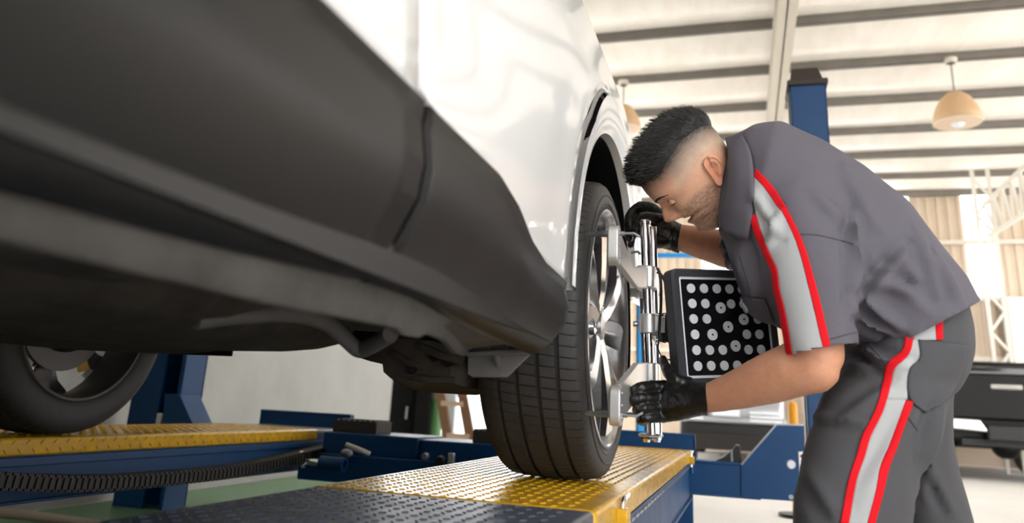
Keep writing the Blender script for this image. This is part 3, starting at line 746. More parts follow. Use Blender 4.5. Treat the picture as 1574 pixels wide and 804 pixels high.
for i, j in ((4,1), ):
    MB().prism(circle(G(i, j)-tn*.002, .0096, 28, ux, uy), tn*.0026).build('dot', white_m, target)
side = [P(u, v, y=TY0+.04) for u, v in ((1028,452),(1047,441),(1052,568),(1032,554))]
MB().prism(side, (0, .02, 0)).build('side_plate', mat('board_back', (.16,.165,.19), .5), target, bevel=.002)
bk = P(1030, 505, y=YK-.02); MB().bar(bk, G(0, 2.5, -.02), .03, .06).build('board_mount', black_pl, target, bevel=.003)

# ================================================================== PERSON
def voxel(mb, size, it=4, fac=.5):
    me = mb.mesh('tmp'); ob = bpy.data.objects.new('tmp', me); COL.objects.link(ob)
    md = ob.modifiers.new('r', 'REMESH'); md.mode = 'VOXEL'; md.voxel_size = size
    dg = bpy.context.evaluated_depsgraph_get(); out = bpy.data.meshes.new_from_object(ob.evaluated_get(dg))
    bpy.data.objects.remove(ob); bpy.data.meshes.remove(me)
    bm = bmesh.new(); bm.from_mesh(out)
    for _ in range(it): bmesh.ops.smooth_vert(bm, verts=bm.verts, factor=fac, use_axis_x=True, use_axis_y=True, use_axis_z=True)
    bmesh.ops.recalc_face_normals(bm, faces=bm.faces)
    bpy.data.meshes.remove(out); return bm
def sec(a, b, y, hw, n=32, e=2.3, y2=None):
    """ring: long axis between two photo points on plane y, half depth hw along y"""
    A = P(*a, y=y); B = P(*b, y=y if y2 is None else y2); c = (A+B)/2; ax = (A-B)/2; q = 2/e
    return [c+ax*math.copysign(abs(cos(t))**q, cos(t))+Vector((0,1,0))*hw*math.copysign(abs(sin(t))**q, sin(t)) for t in [2*pi*k/n for k in range(n)]]
def uvof(p):
    d = p-CAM; z = d.dot(FW); return PX+FPX*d.dot(RT)/z, PY-FPX*d.dot(UP)/z
def seg_d(u, v, a, b):
    ax, ay = a; bx, by = b; dx, dy = bx-ax, by-ay; t = max(0, min(1, ((u-ax)*dx+(v-ay)*dy)/(dx*dx+dy*dy)))
    px, py = ax+dx*t, ay+dy*t; s = (dx*(v-ay)-dy*(u-ax)); return math.hypot(u-px, v-py)*(1 if s > 0 else -1), t
def folds(bm, lines, ymax, amp=.006, nz=.0035, nscale=7, stretch=(1,1,.35)):
    bm.normal_update(); moves = []
    for v in bm.verts:
        d = 0
        if v.co.y < ymax:
            u, w_ = uvof(v.co)
            for (a, b, wd, k) in lines:
                s, t = seg_d(u, w_, a, b)
                if abs(s) < wd*3: d += k*amp*(exp(-(s/wd)**2) - .8*exp(-((s-wd*1.5)/(wd*1.1))**2))*sin(pi*min(1, max(.06, t*.94+.03)))**.5
        c = v.co; d += nz*noise.noise((c.x*nscale*stretch[0], c.y*nscale*stretch[1], c.z*nscale*stretch[2])) + nz*.5*noise.noise((c.x*nscale*2.3, c.y*nscale*2, c.z*nscale*1.2+5))
        moves.append(v.normal*d)
    for v, d in zip(bm.verts, moves): v.co += d
def cut(bm, co, no, near, rad):
    g = [f for f in bm.faces if (f.calc_center_median()-near).length < rad]
    es = {e for f in g for e in f.edges}; vs = {v for f in g for v in f.verts}
    bmesh.ops.bisect_plane(bm, geom=list(vs)+list(es)+g, plane_co=co, plane_no=no, clear_outer=True)

YM = 1.62
# ---------------- head grid in head coordinates (photo pixels * s)
EAR = P(1098, 268, y=YM-.068)
dv = (EAR-CAM).normalized(); hr = (RT-dv*RT.dot(dv)).normalized(); hu = hr.cross(dv).normalized()*1
if hu.dot(UP) < 0: hu = -hu
sH = (EAR-CAM).dot(FW)/FPX*1.02
ang = math.atan2(.566, .824)
HF = -hr*cos(ang)-hu*sin(ang); HU = -hr*sin(ang)+hu*cos(ang); HL = -dv
yawh = radians(4)
HF, HL = (HF*cos(yawh)+HL*sin(yawh)), (HL*cos(yawh)-HF*sin(yawh))
HO = EAR-HL*54*sH
def HW(a, b, c): return HO+HF*(a*sH)+HU*(b*sH)+HL*(c*sH)
T_f = [(-73,38),(-70,50),(-66,58),(-61,64.5),(-55,66),(-50,66),(-46.5,67.5),(-43,70.5),(-40,73),(-37.5,72),(-35.8,66.5),(-33.8,66.5),(-31.5,73.5),(-29,76),(-26,75),(-23,74.5),(-18,76),(-10,78.5),(0,82),(6,87),(10,91.5),(16,96.5),(22,98.5),(34,101),(48,101),(62,98),(76,91),(88,82),(98,70),(106,55),(112,38),(116,22)]
T_b = [(-73,28),(-70,16),(-64,6),(-55,-5),(-40,-14),(-20,-27),(0,-37),(20,-43),(36,-44),(55,-44),(73,-42),(88,-37),(98,-31),(106,-22),(112,-8),(116,8)]
T_w = [(-73,6),(-70,15),(-66,20),(-60,27),(-52,35),(-40,43),(-25,48),(-10,51.5),(5,53),(20,55),(40,57),(60,56),(76,52),(88,47),(98,39),(106,29),(112,16),(116,6)]
T_n = [(-28.5,0),(-27,6),(-25.5,15),(-23.5,22),(-20.5,25.5),(-16.5,25.5),(-12,22.5),(-4,16),(4,9),(9,3.5),(14,0)]
T_s = [(-28,12),(-20,12),(-12,9.5),(0,7),(12,7)]
def Hpt(b, th):
    af, ab, wd = interp(T_f, b), interp(T_b, b), interp(T_w, b)
    a0 = ab+(af-ab)*(.42 if b > -20 else .42-.1*min(1, (-20-b)/40))
    e = 2.0/2.35 if b > -45 else 2.0/2.1
    ct, st = cos(th), sin(th)
    a = a0+((af-a0) if ct > 0 else (a0-ab))*math.copysign(abs(ct)**e, ct); c = wd*math.copysign(abs(st)**e, st)
    if ct > 0:
        s = interp(T_s, b); n = interp(T_n, b)
        a += n*exp(-(abs(c)/s)**2.4)
        al = exp(-((b+21)/4.5)**2)*exp(-((abs(c)-12)/4.8)**2); a += 7.5*al                                  # alar wings
        for sg in (-1, 1):
            a -= 6.2*exp(-((b-3)/7.5)**2)*exp(-((c-sg*20)/10)**2)                                              # sockets
            a += 3.2*exp(-((b-15)/4)**2)*exp(-((c-sg*20)/12)**2)                                               # brow
            a += 2.6*exp(-((b+12)/9)**2)*exp(-((c-sg*32)/10)**2)                                               # cheek
        a += 1.5*exp(-((b+62)/6)**2)*exp(-(c/11)**2)
        a -= 2.8*exp(-((b+34.5)/1.4)**2)*exp(-(c/17)**4)                                                       # mouth line
        cl_ = 13+(-20-b)*.5; a -= (2.4*exp(-((abs(c)-cl_)/2.6)**2) if -40 < b < -18 else 0)
        a -= 1.2*exp(-((b+36)/5)**2)*exp(-((abs(c)-20)/4)**2)
    return a, b, c
bl_ = []
b = -73.0
while b < 116: bl_.append(b); b += 1.3 if b < 20 else 2.2
bl_.append(116)
NT = 120
ths = []
for k in range(NT):
    t = 2*pi*k/NT; ths.append(t-.42*sin(t))          # denser at the face
def hair_line(a, c):
    f = interp([(-60,52),(-45,62),(-26,71),(16,68),(45,54),(67,45),(85,47),(110,50)], a)
    return f
def head_col(a, b, c):
    col = Vector((1,1,1)); nz = noise.noise((a*.35, b*.35, c*.35)); nf = noise.noise((a*.55, b*.55, c*.55))
    h = b-hair_line(a, c)
    fade = max(0, min(1, (h+46)/46))*max(0, min(1, (62-a)/16)) if h > -46 else 0     # shaved sides
    if a > 45: fade *= max(0, min(1, (h+14)/14))
    if h > -6: fade = max(fade, min(1, (h+6)/6))
    g1 = max(0, min(1, (h+52)/26))*max(0, min(1, (64-a)/18))
    col = col.lerp(Vector((.58,.82,.95)), g1*.85)
    col = col.lerp(Vector((.04,.055,.07)), min(1, min(1, max(0, (h+30)/30))**1.3*(1+.25*nf)))
    bd = max(0, min(1, (-4-b-max(0, (a-40))*.35)/10))*max(0, min(1, (a+6)/14))
    if -28 < b and a > 66: bd *= .0
    if abs(b+34.5) < 4.2 and abs(c) < 15 and a > 60: bd = 0; col = col.lerp(Vector((.80,.55,.55)), .8)
    if b > -29 and b < -24 and abs(c) < 20 and a > 60: bd = .5
    col = col.lerp(Vector((.30,.38,.44)), max(0, min(1, bd*(.50+.8*nf))))
    red = exp(-((b+19)/8)**2)*(1 if a > 84 else 0)
    col = col.lerp(Vector((1.0,.80,.76)), red*.7)
    return col
hv = []; hcol = []
for b in bl_:
    r = []
    for t in ths:
        q = Hpt(b, t); r.append(q); hcol.append(head_col(*q))
    hv.append(r)
head = MB().rings([[HW(*q) for q in r] for r in hv], True)
# ear (near and far)
ear = MB(); ecol = Vector((1.0,.88,.84))
def ear_part(sg):
    base = 52.5*sg
    def E_(a, b, c): return HW(a, b, base+sg*c)
    outl = [(6,12),(5.5,20),(0,26.5),(-9,27),(-16,21),(-17.5,11),(-14,1),(-8,-8),(-3,-16),(2,-19.5),(6,-16),(6.5,-8),(6,2)]
    ol = [Vector((a, b, 0)) for a, b in outl]; ol = spline(ol+[ol[0]], 5)[:-1]; cc = Vector((-3.5,5,0))
    R = []
    for f, d in ((1.0,-3),(1.03,5),(1.0,8.5),(.90,9),(.80,6.2),(.70,6.5),(.58,6.8),(.45,3.0),(.2,1.5)):
        R.append([E_(*(cc+(q-cc)*f).xy, d+ (3.2 if q.x < -6 else 0)*(1 if d > 0 else 0)) for q in ol])
    m = MB().rings(R, True); ear.add(m.v, m.f)
ear_part(1); ear_part(-1)
# ---------------- body (neck, torso core, arms, legs, feet) voxel-fused, then the head grid in the same mesh
bod = MB()
def TU(pts, rs, n=18, sq=1): bod.tube(pts, rs, n, True, sq)
neck0 = HW(10, -14, 0); neckb = P(1175, 285, y=YM)
bod.rings([[c+(HF if i < 2 else (HF*.8))*(r*cos(t))+HL*(r*.92*sin(t)) for t in [2*pi*k/20 for k in range(20)]] for i, (c, r) in enumerate(((HW(4,-8,0),.056),(HW(-8,-26,0),.058),(neck0.lerp(neckb,.72),.064),(neckb,.085)))])
bod.rings([sec((1170,235),(1140,350),YM,.10), sec((1215,240),(1160,400),YM,.18), sec((1290,290),(1200,460),YM,.19), sec((1370,360),(1280,500),YM,.165), sec((1440,450),(1330,545),YM,.165), sec((1465,520),(1320,580),YM,.165)])
LS, LE, LW = P(1238,330,y=1.465), P(1258,562,y=1.425), P(1087,613,y=1.560)
TU([LS, LS.lerp(LE,.5), LE.lerp(LS,.12), LE], [.045,.048,.045,.043])
def limb(pts, rs, sqs, n=20):
    TU(pts, rs, n)
fa = [LE+Vector((.006,0,-.002)), LE.lerp(LW,.18)+Vector((0,0,.006)), LE.lerp(LW,.40)+Vector((0,0,.003)), LE.lerp(LW,.7), LW, P(1060,613,y=1.585)]
TU(fa, [.042,.0475,.0450,.036,.0275,.022])
TU([LE+Vector((.012,0,.008)), LE+Vector((-.01,0,-.012))], [.036,.038])
RS, RE, RW = P(1190,300,y=1.80), P(1150,392,y=1.93), P(1036,362,y=1.80)
TU([RS, RS.lerp(RE,.5), RE], [.056,.05,.043]); TU([RE, RE.lerp(RW,.3), RE.lerp(RW,.7), RW, P(1018,350,y=1.79)], [.043,.046,.038,.030,.028])
def leg(seq):
    bod.rings([sec(a, b, y, h) for a, b, y, h in seq])
leg([((1450,560),(1310,575),1.545,.08),((1395,680),(1260,690),1.52,.07),((1375,790),(1255,795),1.50,.06),((1360,900),(1265,900),1.50,.055),((1350,1045),(1285,1045),1.50,.04)])
leg([((1460,560),(1350,575),1.70,.08),((1460,700),(1380,705),1.76,.065),((1465,800),(1400,800),1.78,.055),((1462,900),(1405,900),1.78,.05),((1450,990),(1412,990),1.78,.04)])
bm = voxel(bod, .008, 3)
bme = bpy.data.meshes.new('person'); bm.to_mesh(bme); bm.free()
allv = [tuple(v.co) for v in bme.vertices]; allf = [tuple(p.vertices) for p in bme.polygons]; nb_ = len(allv)
hm = head.mesh('h'); em = ear.mesh('e')
for mm_ in (hm, em):
    o_ = len(allv); allv += [tuple(v.co) for v in mm_.vertices]; allf += [tuple(i+o_ for i in p.vertices) for p in mm_.polygons]
pm = bpy.data.meshes.new('person'); pm.from_pydata(allv, [], allf); pm.update()
ca_ = pm.color_attributes.new('Col', 'FLOAT_COLOR', 'POINT')
for i in range(len(allv)):
    if i < nb_: c = Vector((.86,.76,.70)) if True else None
    elif i < nb_+len(hcol): c = hcol[i-nb_]
    else: c = ecol
    ca_.data[i].color = (c.x, c.y, c.z, 1)
person = obj('person', pm, skin, None, smooth=True)
pm.set_sharp_from_angle(angle=radians(80))
tag(person, 'man in grey workwear with red and grey bands leaning over the wheel clamp', 'person')

# ---------------- hair
NR = len(bl_); hb = MB(); rows = []; mask = []
for b in bl_:
    if b < 30: continue
    r = []; mk = []
    for t in ths:
        a, bb, c = Hpt(b, t); h = bb-hair_line(a, c)+2.5*noise.noise((a*.2, bb*.2, c*.2)); k = max(0, min(1, h/16)); mk.append(h)
        nrm = Vector((a-25, (bb-45)*1.0, c)).normalized(); k2 = k*k*(3-2*k)
        off = 8.5*k2 + 5.5*k2*max(0, min(1, (a-50)/40)) + 1.6*k2*noise.noise((a*.16, bb*.16, c*.16)) + 1.0*k2*noise.noise((a*.5, bb*.5, c*.5))
        q = Vector((a, bb, c))+nrm*off; r.append(q if k > 0 else Vector((a, bb, c))-nrm*1.5)
    rows.append(r); mask.append(mk)
hb = MB(); vs = [HW(*q) for r in rows for q in r]; fs = []; M_ = len(rows)
for i in range(M_-1):
    for k in range(NT):
        k2 = (k+1) % NT
        if max(mask[i][k], mask[i][k2], mask[i+1][k], mask[i+1][k2]) > 0: fs.append((i*NT+k, i*NT+k2, (i+1)*NT+k2, (i+1)*NT+k))
fs.append(tuple((M_-1)*NT+k for k in range(NT)))
hb.add(vs, fs); hair = hb.build('hair', hair_m, person, smooth=True)
sm = MB(); rnd = random.Random(3)
for _ in range(6500):
    i = rnd.randrange(2, M_-1); k = rnd.randrange(NT)
    if rows[i][k].y > 100 and rnd.random() < .5: continue
    if mask[i][k] < .2: continue
    q = rows[i][k]; nrm = Vector((q.x-25, q.y-45, q.z)).normalized()
    d = (Vector((.9, .25, 0))+nrm*(.45+.5*rnd.random())+Vector((rnd.uniform(-.35,.35), rnd.uniform(-.35,.35), rnd.uniform(-.35,.35)))).normalized()
    Ln = rnd.uniform(7, 13)*min(1, mask[i][k]/12+.4); wd = .75; sd = d.cross(nrm).normalized()
    p = q-nrm*1.5
    m0, m1 = p+d*Ln*.5+nrm*.6, p+d*Ln
    sm.add([HW(*(p-sd*wd)), HW(*(p+sd*wd)), HW(*(m0+sd*wd*.6)), HW(*(m0-sd*wd*.6)), HW(*m1), HW(*(m0+nrm*wd*.7)), HW(*(p+nrm*wd))], [(0,3,5,6),(1,6,5,2),(3,4,5),(2,5,4),(0,1,2,3),(2,4,3)])
stuff(sm.build('hair_strands', hair_m, person))
# brows, lids, eyes
def front(b, c):
    lo, hi = 0, pi/2
    for _ in range(30):
        m = (lo+hi)/2
        if Hpt(b, m)[2] < abs(c): lo = m
        else: hi = m
    return Hpt(b, lo)[0]
for sg in (1, -1):
    pts = [(11.5,8),(13.5,14),(15,20),(16,27),(15.5,34),(12.5,41)]
    MB().tube([HW(front(b, c)+.4, b, sg*c) for b, c in pts], [.0010,.0022,.0027,.0026,.0020,.0006], 8).build('eyebrow', hair_m, person, smooth=True)
    ec = (71.8, 1.0, sg*22); m = MB(); m.ball((0,0,0), 8.2, 18, 12)
    MB().add([HW(ec[0]+v.x, ec[1]+v.z, ec[2]+v.y) for v in m.v], m.f).build('eye', mat('eye_white', (.60,.56,.54), .25), person, smooth=True)
    for nm, e0, e1 in (('upper_eyelid', 95, -27), ('lower_eyelid', -38, -95)):
        rows_ = []
        for i in range(9):
            el = radians(e0+(e1-e0)*i/8); R = 9.2+(.4 if nm[0] == 'u' and i == 8 else 0)
            rows_.append([HW(ec[0]+R*cos(el)*cos(az), ec[1]+R*sin(el), ec[2]+sg*R*cos(el)*sin(az)*1.15) for az in [radians(-105+220*k/22) for k in range(23)]])
        lme = MB().grid(rows_).mesh(nm); at = lme.color_attributes.new('Col', 'FLOAT_COLOR', 'POINT')
        for d in at.data: d.color = (1,1,1,1)
        obj(nm, lme, skin, person, smooth=True)
    MB().tube([HW(*q) for q in [(ec[0]+9.8*cos(radians(-27))*cos(az), ec[1]+9.8*sin(radians(-27)), ec[2]+sg*11.4*cos(radians(-27))*sin(az)) for az in [radians(-70+185*k/10) for k in range(11)]]], [.0002]+[.0008]*9+[.0002], 6).build('eyelashes', hair_m, person, smooth=True)
MB().grid([[HW(front(-34.5, abs(c))-.8, bb, c) for c in (-10,-5,0,5,10,14)] for bb in (-36,-33.2)]).build('teeth', mat('teeth', (.86,.83,.78), .3), person)

# ---------------- shirt
sh = MB()
sh.rings([sec((1116,216),(1104,352),YM,.060,e=2), sec((1135,206),(1110,366),YM,.090,e=2), sec((1160,202),(1122,392),YM,.150), sec((1200,203),(1134,428),YM,.205), sec((1262,232),(1150,478),YM,.225,e=2.5),
          sec((1325,272),(1200,505),YM,.225,e=2.5), sec((1385,322),(1255,525),YM,.22,e=2.5), sec((1435,385),(1298,542),YM,.212,e=2.4), sec((1470,430),(1316,553),YM,.205,e=2.4), sec((1489,468),(1322,562),YM,.20,e=2.4), sec((1505,500),(1334,590),YM,.20,e=2.4)])
def sleeve(seq): sh.rings([sec(a, b, y, h, e=2.2) for a, b, y, h in seq])
sleeve([((1262,232),(1168,262),1.53,.07),((1285,275),(1163,320),1.475,.085),((1303,340),(1172,372),1.445,.085),((1312,400),(1183,425),1.435,.082),((1316,460),(1196,478),1.430,.076),((1318,512),(1206,528),1.428,.070),((1319,528),(1212,545),1.427,.069),((1320,560),(1220,578),1.426,.068)])
sleeve([((1230,240),(1165,270),1.74,.07),((1225,300),(1130,330),1.80,.08),((1205,345),(1118,372),1.84,.075),((1195,375),(1115,398),1.86,.07),((1190,392),(1112,415),1.87,.07)])
bm = voxel(sh, .0075, 5)
folds(bm, [((1313,330),(1312,480),7,1.5),((1395,385),(1318,470),9,1.3),((1360,400),(1440,470),10,-1.0),((1322,455),(1385,505),8,1.6),((1325,490),(1372,515),6,1.3),((1410,360),(1450,450),9,.9),((1200,330),(1178,400),7,.9),((1255,300),(1310,350),9,.7),((1300,260),(1345,345),10,.6),((1160,300),(1200,360),7,.8),((1130,380),(1165,470),8,.9),((1150,370),(1160,440),7,-1.0),((1340,420),(1420,440),8,-.9),((1440,395),(1475,460),8,.9)], 1.66, amp=.0125, nz=.0055)
hemn = (P(1489,470,y=YM)-P(1322,558,y=YM)).normalized(); hn = Vector((hemn.z, 0, -hemn.x));
if hn.z > 0: hn = -hn
cut(bm, P(1489,471,y=YM), hn, P(1405,530,y=YM), .30)
sn = (P(1318,529,y=1.427)-P(1212,546,y=1.427)).normalized(); sn2 = Vector((sn.z, 0, -sn.x)); sn2 = sn2 if sn2.z < 0 else -sn2
cut(bm, P(1265,538,y=1.427), sn2, P(1268,565,y=1.427), .095)
cut(bm, P(1112,290,y=YM), (P(1105,290,y=YM)-P(1130,295,y=YM)).normalized(), P(1108,285,y=YM), .10)
smesh = bpy.data.meshes.new('work_shirt'); bm.to_mesh(smesh); bvh_s = BVHTree.FromBMesh(bm); bm.free()
shirt = obj('work_shirt', smesh, cloth, person, smooth=True, solid=.003); smesh.set_sharp_from_angle(angle=radians(70))
shirt['label'] = 'grey short-sleeved work shirt with red-edged light grey sleeve bands'

# ---------------- trousers
trm = MB()
trm.rings([sec((1474,462),(1306,536),YM,.175,e=2.4), sec((1484,505),(1290,556),YM,.185,e=2.4), sec((1486,540),(1278,580),YM,.19,e=2.4), sec((1478,575),(1272,602),YM,.185,e=2.3), sec((1462,605),(1300,625),YM,.16,e=2.2)])
trm.rings([sec(a, b, y, h, e=2.4) for a, b, y, h in [((1478,545),(1283,580),1.545,.10),((1466,590),(1262,610),1.535,.105),((1448,640),(1246,655),1.525,.105),((1430,688),(1232,700),1.515,.10),((1414,740),(1221,748),1.505,.096),((1404,800),(1217,800),1.50,.09),((1402,870),(1226,870),1.50,.088),((1400,960),(1245,960),1.50,.084),((1396,1030),(1258,1030),1.50,.08)]])
trm.rings([sec(a, b, y, h, e=2.3) for a, b, y, h in [((1480,545),(1330,580),1.70,.10),((1462,610),(1345,625),1.735,.10),((1462,680),(1365,690),1.765,.09),((1474,740),(1372,745),1.78,.085),((1492,804),(1385,804),1.79,.082),((1496,880),(1392,880),1.79,.08),((1490,975),(1398,975),1.79,.078)]])
bm = voxel(trm, .008, 5)
folds(bm, [((1320,525),(1365,565),8,1.3),((1285,565),(1350,560),8,.9),((1250,640),(1330,650),7,.8),((1400,640),(1330,760),14,.7),((1360,600),(1300,640),10,.8),((1440,640),(1420,760),9,1.0),((1430,720),(1465,790),8,1.0),((1240,720),(1290,800),12,.8),((1395,560),(1330,545),7,1.0),((1450,600),(1425,700),9,.8)], 1.9, amp=.0095, nz=.005)
tmesh = bpy.data.meshes.new('work_trousers'); bm.to_mesh(tmesh); bvh_t = BVHTree.FromBMesh(bm); bm.free()
trou = obj('work_trousers', tmesh, cloth_tr, person, smooth=True); tmesh.set_sharp_from_angle(angle=radians(70))
trou['label'] = 'charcoal work trousers with a red-edged light grey side band'
for (u0, u1, yy) in ((1250,1400,1.50),(1395,1490,1.79)):          # boots on the floor
    a = P(u0, 1040 if yy < 1.6 else 980, y=yy); b = P(u1, 1040 if yy < 1.6 else 980, y=yy)
    cx_ = (a.x+b.x)/2; rb = []
    for x, hw, hz in ((-.20,.02,.02),(-.18,.045,.05),(-.10,.05,.075),(-.03,.045,.11),(.0,.045,.16),(.06,.045,.16),(.085,.03,.10)):
        rb.append([Vector((cx_+x, yy+hw*math.copysign(abs(cos(t))**.8, cos(t)), max(0, hz/2+hz/2*math.copysign(abs(sin(t))**.7, sin(t))))) for t in [2*pi*k/18 for k in range(18)]])
    MB().rings(rb).build('boot', black_pl, person, smooth=True)

# ---------------- bands, seams, pockets laid on the cloth
def onto(bvh, u, v, off):
    d = ray(u, v).normalized(); h = bvh.ray_cast(CAM, d)
    if h[0] is None: return None
    n = h[1]; n = n if n.dot(d) < 0 else -n
    return h[0]+n*off
def resample(poly, n):
    pl = [Vector((a, b, 0)) for a, b in poly]; pl = spline(pl, 6); Ls = [0]
    for a, b in zip(pl, pl[1:]): Ls.append(Ls[-1]+(b-a).length)
    out = []
    for i in range(n+1):
        s = Ls[-1]*i/n; j = 0
        while j < len(Ls)-2 and Ls[j+1] < s: j += 1
        t = (s-Ls[j])/max(1e-6, Ls[j+1]-Ls[j]); out.append(pl[j].lerp(pl[j+1], t))
    return out
def decal(name, lf, rt_, bvh, m, parent, n=50, k=6, off=.0016, thick=.0018):
    A, B = resample(lf, n), resample(rt_, n); rows = []; last = None
    for a, b in zip(A, B):
        row = []
        for j in range(k+1):
            q = a.lerp(b, j/k); h = onto(bvh, q.x, q.y, off); row.append(h)
        good = [h for h in row if h is not None]
        if not good: continue
        for j in range(k+1):
            if row[j] is None: row[j] = min(good, key=lambda g: abs(row.index(g)-j))
        rows.append([Vector(q) for q in row])
    mb = MB().grid(rows); o = mb.build(name, m, parent, smooth=True, solid=thick); return o
def stitch(name, pts, bvh, parent, m, r=.0011, off=.0006):
    q = [onto(bvh, p.x, p.y, off) for p in resample(pts, max(8, len(pts)*8))]; q = [p for p in q if p is not None]
    return MB().tube(q, r, 6).build(name, m, parent, smooth=True)
so = [(1163.8,260),(1171,267.5),(1197,298),(1218,336),(1237,378.6),(1256,444.8),(1267,492),(1277.5,540)]
si = [(1161.5,272),(1172,284),(1190,307.7),(1213.5,345.5),(1230,388),(1246.6,454),(1257,500),(1266.5,542)]
fl = [(1154,332),(1156,338),(1160,352),(1166,368),(1175,388),(1188,416),(1192,445),(1199,473),(1206,508),(1212,546)]
fr = [(1163,331),(1165,338),(1169,350),(1175,364),(1184,386),(1197,414),(1201,444),(1208,472),(1215,507),(1221,545)]
decal('red_band', si, so, bvh_s, band_rd, shirt, n=90, off=.0030)
decal('grey_band', [(1160.5,272),(1160,300),(1163,331)]+fr[1:], si, bvh_s, band_gr, shirt, n=90, k=22, off=.0022)
decal('red_band', fl, fr, bvh_s, band_rd, shirt, n=90, off=.0030)
seam_m = mat('seam_thread', (.30,.295,.32), .9)
for pts_ in ([(1228,360),(1260,362),(1312,375)], [(1214,528),(1262,524),(1318,510)], [(1140,455),(1160,470),(1178,458)], [(1136,392),(1148,430),(1158,468)]): stitch('seam', pts_, bvh_s, shirt, seam_m)
# chest pocket with name tag
decal('chest_pocket', [(1136,455),(1142,470),(1150,486),(1158,492)], [(1177,458),(1184,474),(1189,488),(1192,496)], bvh_s, cloth, shirt, n=16, k=10, off=.003)
decal('name_tag', [(1131,452),(1138,462),(1146,473),(1151,481)], [(1134,450),(1142,458),(1149,467),(1154,474)], bvh_s, white_m, shirt, n=10, k=3, off=.006)
tl_ = [(1391,496),(1391,528),(1384,543),(1364,560),(1358,588),(1345,631),(1326,669),(1317,699),(1304.5,738),(1291,806)]
tr_ = [(1403,494),(1403,528),(1395,548),(1376,565),(1370,588),(1357,632),(1338,671),(1329,701),(1316.5,739),(1304,806)]
ur_ = [(1412,520),(1414,550),(1400,567),(1395,600),(1397,614)]
decal('red_band', tl_, tr_, bvh_t, band_rd, trou, n=60)
decal('grey_band', [(1403,494),(1403,510),(1404,524)], [(1438,482),(1438,505),(1438,523)], bvh_t, band_gr, trou, n=12, k=12, off=.001)
decal('red_band', [(1437,481),(1437,500),(1438,523)], [(1447,480),(1448,500),(1448,523)], bvh_t, band_rd, trou, n=14)
decal('grey_band', [(1404,522),(1395,548),(1376,565),(1370,588),(1362,614)], [(1412,521),(1414,550),(1400,567),(1395,598),(1394,614)], bvh_t, band_gr, trou, n=30, k=8, off=.001)
rl = [(1392,616),(1379,652),(1366,687),(1353,717),(1345,755),(1332,806)]; rr_ = [(1404,617),(1391,653),(1378,688),(1366,718),(1357,756),(1344,806)]
decal('grey_band', [(1362,614),(1357,632),(1338,671),(1329,701),(1316.5,739),(1304,806)], [(1392,614)]+rl[1:], bvh_t, band_gr, trou, n=50, k=10, off=.001)
decal('red_band', rl, rr_, bvh_t, band_rd, trou, n=50)
decal('back_pocket', [(1411,523),(1413,550),(1397,568),(1396,610),(1420,634)], [(1484,530),(1482,560),(1470,590),(1458,610),(1444,622)], bvh_t, cloth_tr, trou, n=24, k=14, off=.0025)
for pts_ in ([(1411,526),(1445,528),(1483,532)], [(1397,612),(1421,632),(1446,620)], [(1320,512),(1345,540),(1366,564)], [(1395,640),(1410,662)]): stitch('seam', pts_, bvh_t, trou, mat('seam_dark', (.25,.25,.265), .9))
# collar: folded leaf on the near side, mirrored behind the neck
inn = [(1117,212),(1121,235),(1124,262),(1122,290),(1117,316),(1111,340),(1107,352)]
out_ = [(1140,206),(1153,226),(1160,252),(1162,285),(1160,318),(1157,345),(1154,366)]
A, B = resample(inn, 24), resample(out_, 24); rows = []
for i, (a, b) in enumerate(zip(A, B)):
    t = i/24; row = []
    for j in range(9):
        f = j/8; q = a.lerp(b, f); h = onto(bvh_s, q.x, q.y, .004+.010*sin(pi*min(1, f*1.1))*(.6+.4*t))
        y0 = YM-.070-.02*sin(pi*t)-.045*f*(1-.3*t)
        base = P(q.x, q.y, y=y0)
        if h is not None and h.y < base.y: base = h
        row.append(base)
    rows.append(row)
co = MB().grid(rows); cm = co.mesh('collar')
bmc = bmesh.new(); bmc.from_mesh(cm)
for _ in range(3): bmesh.ops.smooth_vert(bmc, verts=[v for v in bmc.verts if not v.is_boundary], factor=.5, use_axis_x=True, use_axis_y=True, use_axis_z=True)
bmc.to_mesh(cm); bmc.free()
obj('collar', cm, cloth, shirt, smooth=True, solid=.004)
MB().grid([[Vector((q.x-.008, 2*YM-q.y+.02, q.z-.004)) for q in r] for r in rows]).build('collar', cloth, shirt, smooth=True, solid=.004)
rows2 = [[r[0], Vector((r[0].x+.004, 2*YM-r[0].y, r[0].z))] for r in rows[:10]]
MB().grid([[r[0].lerp(r[1], k/8)+Vector((.02*sin(pi*k/8), 0, .012*sin(pi*k/8))) for k in range(9)] for r in rows2]).build('collar_band', cloth, shirt, smooth=True, solid=.003)

# ---------------- gloves
def glove(palm, fingers, cuff, name_lab):
    g = MB()
    g.rings(palm)
    for pts, rs in fingers: g.tube(spline(pts, 4), [interp(list(zip([i/(len(rs)-1) for i in range(len(rs))], rs)), k/(4*(len(pts)-1))) for k in range(4*(len(pts)-1)+1)], 12)
    for pts, rs in fingers:
        g.ball(pts[-1], rs[-1], 10, 8); g.ball(pts[0], rs[0], 10, 8)
    bm = voxel(g, .0022, 1, .5); bm.normal_update()
    for v in bm.verts:
        c = v.co; v.co += v.normal*(.0011*noise.noise((c.x*55+c.z*35, c.y*30, c.z*60-c.x*60))+.0008*noise.noise((c.x*140, c.y*90, c.z*120)))
    me = bpy.data.meshes.new('glove'); bm.to_mesh(me); bm.free()
    o = obj('glove', me, glove_m, person, smooth=True); me.set_sharp_from_angle(angle=radians(80)); o['label'] = name_lab
    MB().rings(cuff, False).build('cuff_roll', glove_m, o, smooth=True)
    return o
def ringuv(a, b, y, hw, n=24, e=2.2): return sec(a, b, y, hw, n, e)
